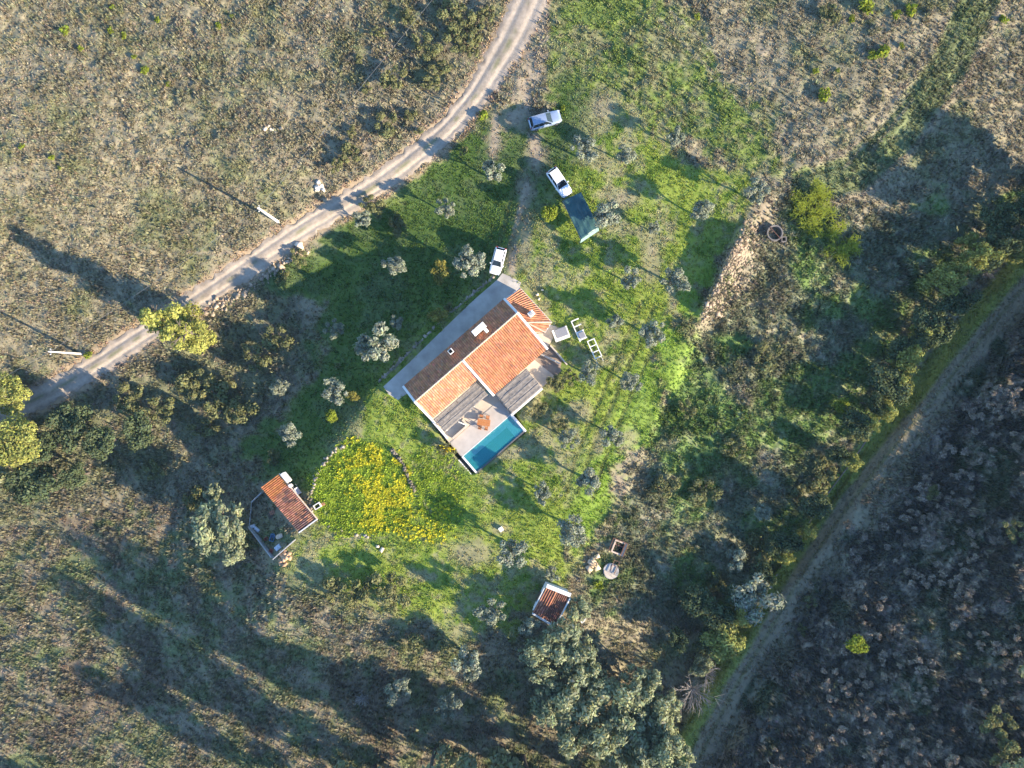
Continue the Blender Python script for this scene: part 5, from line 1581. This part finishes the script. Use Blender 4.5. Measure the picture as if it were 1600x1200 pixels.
tiles('roof_tiles', [sr[0], sr[3], sr[2], sr[1]], shed, M['oldtile'], .28, .42, shed_col, 9)
q = MB(); q.bar(sr[0] + Vector((0, 0, .1)), sr[3] + Vector((0, 0, .05)), .13, .2); q.build('parapet', M['mortar'], shed)
q = MB(); q.bar(sr[2] + Vector((0, 0, .06)), sr[3] + Vector((0, 0, .06)), .16, .22); q.build('parapet', M['white'], shed)
d = (sr[3] - sr[0]).normalized()
q = MB(); c = sr[0] + d * .95; q.rbox((c.x + .25, c.y + .15, zs + 2.45), (1.5, .4, 1.4), math.atan2(d.y, d.x)); ch = q.build('chimney', M['white'], shed, bevel=.03)
q = MB(); c = sr[0] + d * 2.35; q.rbox((c.x + .05, c.y + .1, zs + 2.7), (.4, .35, .8), math.atan2(d.y, d.x)); q.build('flue', M['white'], shed, bevel=.02)
# yard walls
yw = thing('yard_wall', 'thin pale wall enclosing the cluttered yard behind the shed', 'wall')
YZ = zs - 1.6
for a, c in (((409, 769), (393, 784)), ((390, 826), (426, 874)), ((427.6, 873), (459, 845)), ((393, 786), (389, 824))):
    h0 = 1.0 if a != (393, 786) else .5
    A_, C_ = P(*a, zat(*a) + h0), P(*c, zat(*c) + h0)
    q = MB(); q.bar(A_ - Vector((0, 0, .95)), C_ - Vector((0, 0, .95)), .13, 1.9); q.build('segment', M['block'], yw)
YG = lambda x, y, dz=0.: ground_pt(x, y, dz)
junk = [('rubble_bag', 'white rubble bag near the upper yard wall', 'bag', 396, 822, .8, .6, .5, 'bag', .3), ('rubble_bag', 'long pale bag lying in the upper yard', 'bag', 402, 827, .95, .5, .4, 'bag', 2.5),
        ('plastic_crate', 'blue crate pile in the middle of the yard', 'crate', 427, 839, 1.0, .6, .55, 'blue', 1.3), ('rubble_bag', 'pale blue bag in the lower yard corner', 'bag', 435, 855, 1.0, .75, .5, 'bag', .7),
        ('plastic_crate', 'small red crate next to the blue pile', 'crate', 417, 841, .5, .4, .4, 'red', .5), ('old_barrel', 'pinkish broken barrel beside the shed', 'barrel', 438, 837, .8, .65, .6, 'mortar', .4), ('plastic_crate', 'red and dark crate at the yard point', 'crate', 424, 861, .6, .45, .4, 'red', 1.0),
        ('wooden_pallet', 'worn pallet in the shade against the shed wall', 'pallet', 424, 806, 1.1, .9, .2, 'darkwood', 1.9), ('brick_stack', 'reddish brick stack beside the shed wall', 'bricks', 426, 800, .8, .6, .5, 'brickred', .4)]
for (nm, lb, cat, x, y, sx, sy, szz, mt, rz) in junk:
    p = YG(x, y, 0)
    t = thing(nm, lb, cat, p, rz)
    q = MB()
    if nm == 'rubble_bag':
        q.box(-sx / 2, sx / 2, -sy / 2, sy / 2, -.05, szz * .75, None, .06); q.add([(-.12, -.1, szz * .70), (.15, -.08, szz * .7), (.05, .14, szz * .7), (.03, 0, szz * 1.15)], [(0, 1, 3), (1, 2, 3), (2, 0, 3), (2, 1, 0)])
        q.build('sack', M[mt], t, bevel=.05)
    elif nm == 'plastic_crate':
        for (x0, x1, y0, y1, z1) in ((-sx / 2, sx / 2, -sy / 2, -sy / 2 + .04, szz), (-sx / 2, sx / 2, sy / 2 - .04, sy / 2, szz), (-sx / 2, -sx / 2 + .04, -sy / 2 + .042, sy / 2 - .042, szz), (sx / 2 - .04, sx / 2, -sy / 2 + .042, sy / 2 - .042, szz), (-sx / 2 + .042, sx / 2 - .042, -sy / 2 + .042, sy / 2 - .042, .08)):
            q.box(x0, x1, y0, y1, -.02, z1)
        q.build('body', M[mt], t)
    elif nm == 'old_barrel':
        q.tube([(-.45, 0, .3), (-.2, 0, .32), (.2, 0, .32), (.45, 0, .3)], [.28, .34, .34, .28], 12); q.build('body', M[mt], t)
    elif nm == 'wooden_pallet':
        for k in range(5):
            q.box(-.55, .55, -.45 + k * .19, -.45 + k * .19 + .13, .12, .15)
        for k in (-.5, 0, .42):
            q.box(k, k + .08, -.45, .45, 0, .118)
        q.build('deck', M[mt], t)
    else:
        for k in range(12):
            q.rbox((-.25 + (k % 3) * .25, -.2 + (k // 3 % 2) * .3, .08 + (k // 6) * .16), (.22, .26, .14), .1 * (k % 2))
        q.build('brick', M[mt], t, kind='stuff')
# wheelbarrow at the shed
p = YG(467, 766)
t = thing('wheelbarrow', 'grey blue wheelbarrow standing between shed and stone wall', 'wheelbarrow', p, -1.0)
q = MB(); q.add([(-.5, -.3, .55), (.5, -.34, .6), (.5, .34, .6), (-.5, .3, .55), (-.3, -.18, .3), (.3, -.2, .28), (.3, .2, .28), (-.3, .18, .3)], [(4, 5, 6, 7), (0, 1, 5, 4), (1, 2, 6, 5), (2, 3, 7, 6), (3, 0, 4, 7)]); q.build('tray', M['bag'], t)
q = MB(); q.tube([(.62, -.05, .2), (.62, .05, .2)], .2, 14); q.build('wheel', M['tyre'], t)
for s in (-.22, .22):
    q = MB(); q.tube([(.6, s * .3, .2), (-.4, s, .34), (-1.0, s * 1.2, .55)], .022, 6); q.build('handle', M['steel'], t)
    q = MB(); q.tube([(-.3, s, .32), (-.36, s, -.02)], .02, 6); q.build('leg', M['steel'], t)
p = YG(497, 790)
t = thing('brick_trough', 'small pale brick trough beside an orange rubble patch', 'trough', p, .55)
q = MB()
for (x0, x1, y0, y1) in ((-.5, .5, -.36, -.24), (-.5, .5, .24, .36), (-.5, -.38, -.238, .238), (.38, .5, -.238, .238)):
    q.box(x0, x1, y0, y1, -.1, .5)
q.build('rim', M['white'], t)
q = MB(); q.box(-.378, .378, -.238, .238, -.1, .15); q.build('floor', M['dark'], t)
for k in range(6):
    q = MB(); q.rbox((.62 + .16 * (k % 3), -.3 + .22 * (k // 3), .08), (.2, .16, .14), k); q.build('brick', M['brickred'], t)

# ------------------------------------------------------------------ dark roofed hut
zh = -.4
hr = [P(853.5, 916, zh + 2.7), P(891, 931, zh + 2.7), P(867, 977.5, zh + 2.1), P(832.5, 956.5, zh + 2.1)]
hut = thing('hut', 'small white hut with a half dark half striped tile roof', 'hut')
ctr = sum(hr, Vector()) / 4
q = MB()
ins = [c + (ctr - c) * .05 for c in hr]
q.add([(c.x, c.y, zh - 2.2) for c in ins] + [(c.x, c.y, c.z - .08) for c in ins], [(3, 2, 1, 0), (4, 5, 6, 7), (0, 1, 5, 4), (1, 2, 6, 5), (2, 3, 7, 6), (3, 0, 4, 7)])
q.build('wall', M['white'], hut)
mA, mB = hr[0].lerp(hr[1], .48), hr[3].lerp(hr[2], .48)
old = lambda s, t, g: np.array([1.05, .95, .9]) * g.uniform(.75, 1.2)
dk = lambda s, t, g: np.array([.46, .43, .45]) * g.uniform(.8, 1.2)
tiles('roof_tiles', [hr[0] + Vector((0, 0, .06)), mA + Vector((0, 0, .06)), mB + Vector((0, 0, .06)), hr[3] + Vector((0, 0, .06))], hut, M['oldtile'], .34, .5, old, 21, .11)
tiles('roof_tiles', [mA, hr[1], hr[2], mB], hut, M['oldtile'], .26, .42, dk, 22, .04)
for i, (wd, hh) in enumerate(((.55, .3), (.18, .22), (.3, .25), (.14, .2))):
    a, c = hr[i], hr[(i + 1) % 4]
    e = (c - a).normalized() * (.0 if i % 2 == 0 else .3)
    off = (ctr - (a + c) / 2).normalized() * (-.12); off.z = .04
    q = MB(); q.bar(a + e + off, c - e + off, wd, hh); q.build('parapet', M['whitepaint' if i == 0 else 'white'], hut, bevel=.02)
q = MB()
a = hr[3].lerp(hr[0], .3); c = hr[3].lerp(hr[0], .62)
q.bar(Vector((a.x, a.y, zh + .7)) + (a - ctr).normalized() * .03, Vector((c.x, c.y, zh + .7)) + (a - ctr).normalized() * .03, .06, 1.8)
q.build('door', M['darkwood'], hut)
p = ground_pt(912, 965, .3)
t = thing('old_bathtub', 'long white tub lying under the leafy tree beside the hut', 'tub', p, 1.12)
q = MB(); vs = []
for (z, a_, b_) in ((-.3, .55, .2), (.25, .80, .32), (.25, .72, .25), (-.12, .5, .16)):
    vs += [(a_ * math.cos(k * math.pi / 6), b_ * math.sin(k * math.pi / 6), z) for k in range(12)]
q.add(vs, [(r * 12 + k, r * 12 + (k + 1) % 12, (r + 1) * 12 + (k + 1) % 12, (r + 1) * 12 + k) for r in range(3) for k in range(12)] + [tuple(range(11, -1, -1)), tuple(range(36, 48))])
q.build('basin', M['whitepaint'], t)

# ------------------------------------------------------------------ round well
zw = zat(1211, 364)
wc = P(1211, 364, zw + .9)
well = thing('well', 'round stone well with a dark mouth and a bar across it', 'well', (wc.x, wc.y, zw))


def ring(q, r0, r1, z0, z1, n=28, c=(0, 0)):
    vs = []
    for (r, z) in ((r1, z0), (r1, z1), (r0, z1), (r0, z0)):
        vs += [(c[0] + r * math.cos(2 * math.pi * k / n), c[1] + r * math.sin(2 * math.pi * k / n), z) for k in range(n)]
    q.add(vs, [(a * n + k, a * n + (k + 1) % n, ((a + 1) % 4) * n + (k + 1) % n, ((a + 1) % 4) * n + k) for a in range(4) for k in range(n)])


q = MB(); ring(q, .95, 1.13, -.6, .95); q.build('wall', M['oldstone'], well)
q = MB(); q.prism([(.92 * math.cos(k * math.pi / 12), .92 * math.sin(k * math.pi / 12)) for k in range(24)], -.55, -.25); q.build('water', M['dark'], well)
q = MB(); q.bar((-.75, .85, .98), (.75, -.85, .98), .07, .06); q.build('bar', M['rust'], well)
q = MB()
for (x0, x1, y0, y1) in ((1.0, 1.12, -1.2, -.45), (1.6, 1.72, -1.2, -.45), (1.122, 1.598, -1.2, -1.08), (1.122, 1.598, -.57, -.45)):
    q.box(x0, x1, y0, y1, -.5, .7)
q.build('trough_wall', M['oldstone'], well)
q = MB(); q.box(1.122, 1.598, -1.078, -.572, -.5, .1); q.build('trough_water', M['dark'], well)

# ------------------------------------------------------------------ rusted tank ruins
p = ground_pt(966, 854)
t = thing('ruined_tank', 'square rusty brick tank frame open to the sky', 'tank', p, -.38)
q = MB()
for (x0, x1, y0, y1) in ((-.9, .9, .75, .95), (-.9, .9, -.95, -.75), (-.9, -.7, -.748, .748), (.7, .9, -.748, .748)):
    q.box(x0, x1, y0, y1, -.6, .8)
q.build('wall', M['mortar'], t)
q = MB(); q.box(-.698, .698, -.748, .748, -.6, .0); q.build('floor', M['dark'], t)
for x in (.55, .98, -1.25):
    q = MB(); q.bar((x, -1.0, .88), (x, 1.0, .88), .07, .08); q.build('rail', M['rust'], t)
q = MB(); q.bar((-1.3, 1.02, .86), (.95, 1.02, .86), .08, .08); q.build('rail', M['rust'], t)
q = MB(); q.bar((-.9, .25, .5), (.7, .25, .5), .18, .1); q.build('beam', M['rust'], t)
p = ground_pt(954, 891)
t = thing('water_wheel_tank', 'round grey concrete tank top with iron rails and a split lid', 'tank', p, -.45)
q = MB(); q.prism([(1.12 * math.cos(k * math.pi / 14), 1.12 * math.sin(k * math.pi / 14)) for k in range(28)], -.6, .55); q.build('base', M['block'], t)
q = MB(); q.prism([(1.0 * math.cos(math.radians(a)), 1.0 * math.sin(math.radians(a))) for a in range(195, 346, 10)], .551, .66); q.build('lid', M['patio'], t)
q = MB(); q.prism([(.95 * math.cos(math.radians(a)), .95 * math.sin(math.radians(a))) for a in range(-8, 110, 9)] + [(.0, .0)], .551, .62); q.build('lid', M['concrete'], t)
for x in (-.28, .5):
    q = MB(); q.bar((x, -.2, .72), (x, 1.75, .72), .07, .09); q.build('rail', M['rust'], t)
for y in (.95, 1.7):
    q = MB(); q.bar((-.24, y, .7), (.46, y, .7), .06, .06); q.build('rung', M['rust'], t)
q = MB(); q.box(-.24, .46, .97, 1.68, -.5, .2); q.build('pit', M['dark'], t)

# pale concrete ditch edge along the creek
q = MB(); pts = [(1392, 632), (1375, 655), (1345, 700), (1320, 735), (1290, 775), (1262, 820), (1235, 862), (1212, 900)]
for a, c in zip(pts[:-1], pts[1:]):
    q.bar(ground_pt(*a, -.02), ground_pt(*c, -.02), .16, .3)
tag(q.build('irrigation_channel', M['brownpave']), 'thin brownish ditch edge running beside the grass track', 'channel')
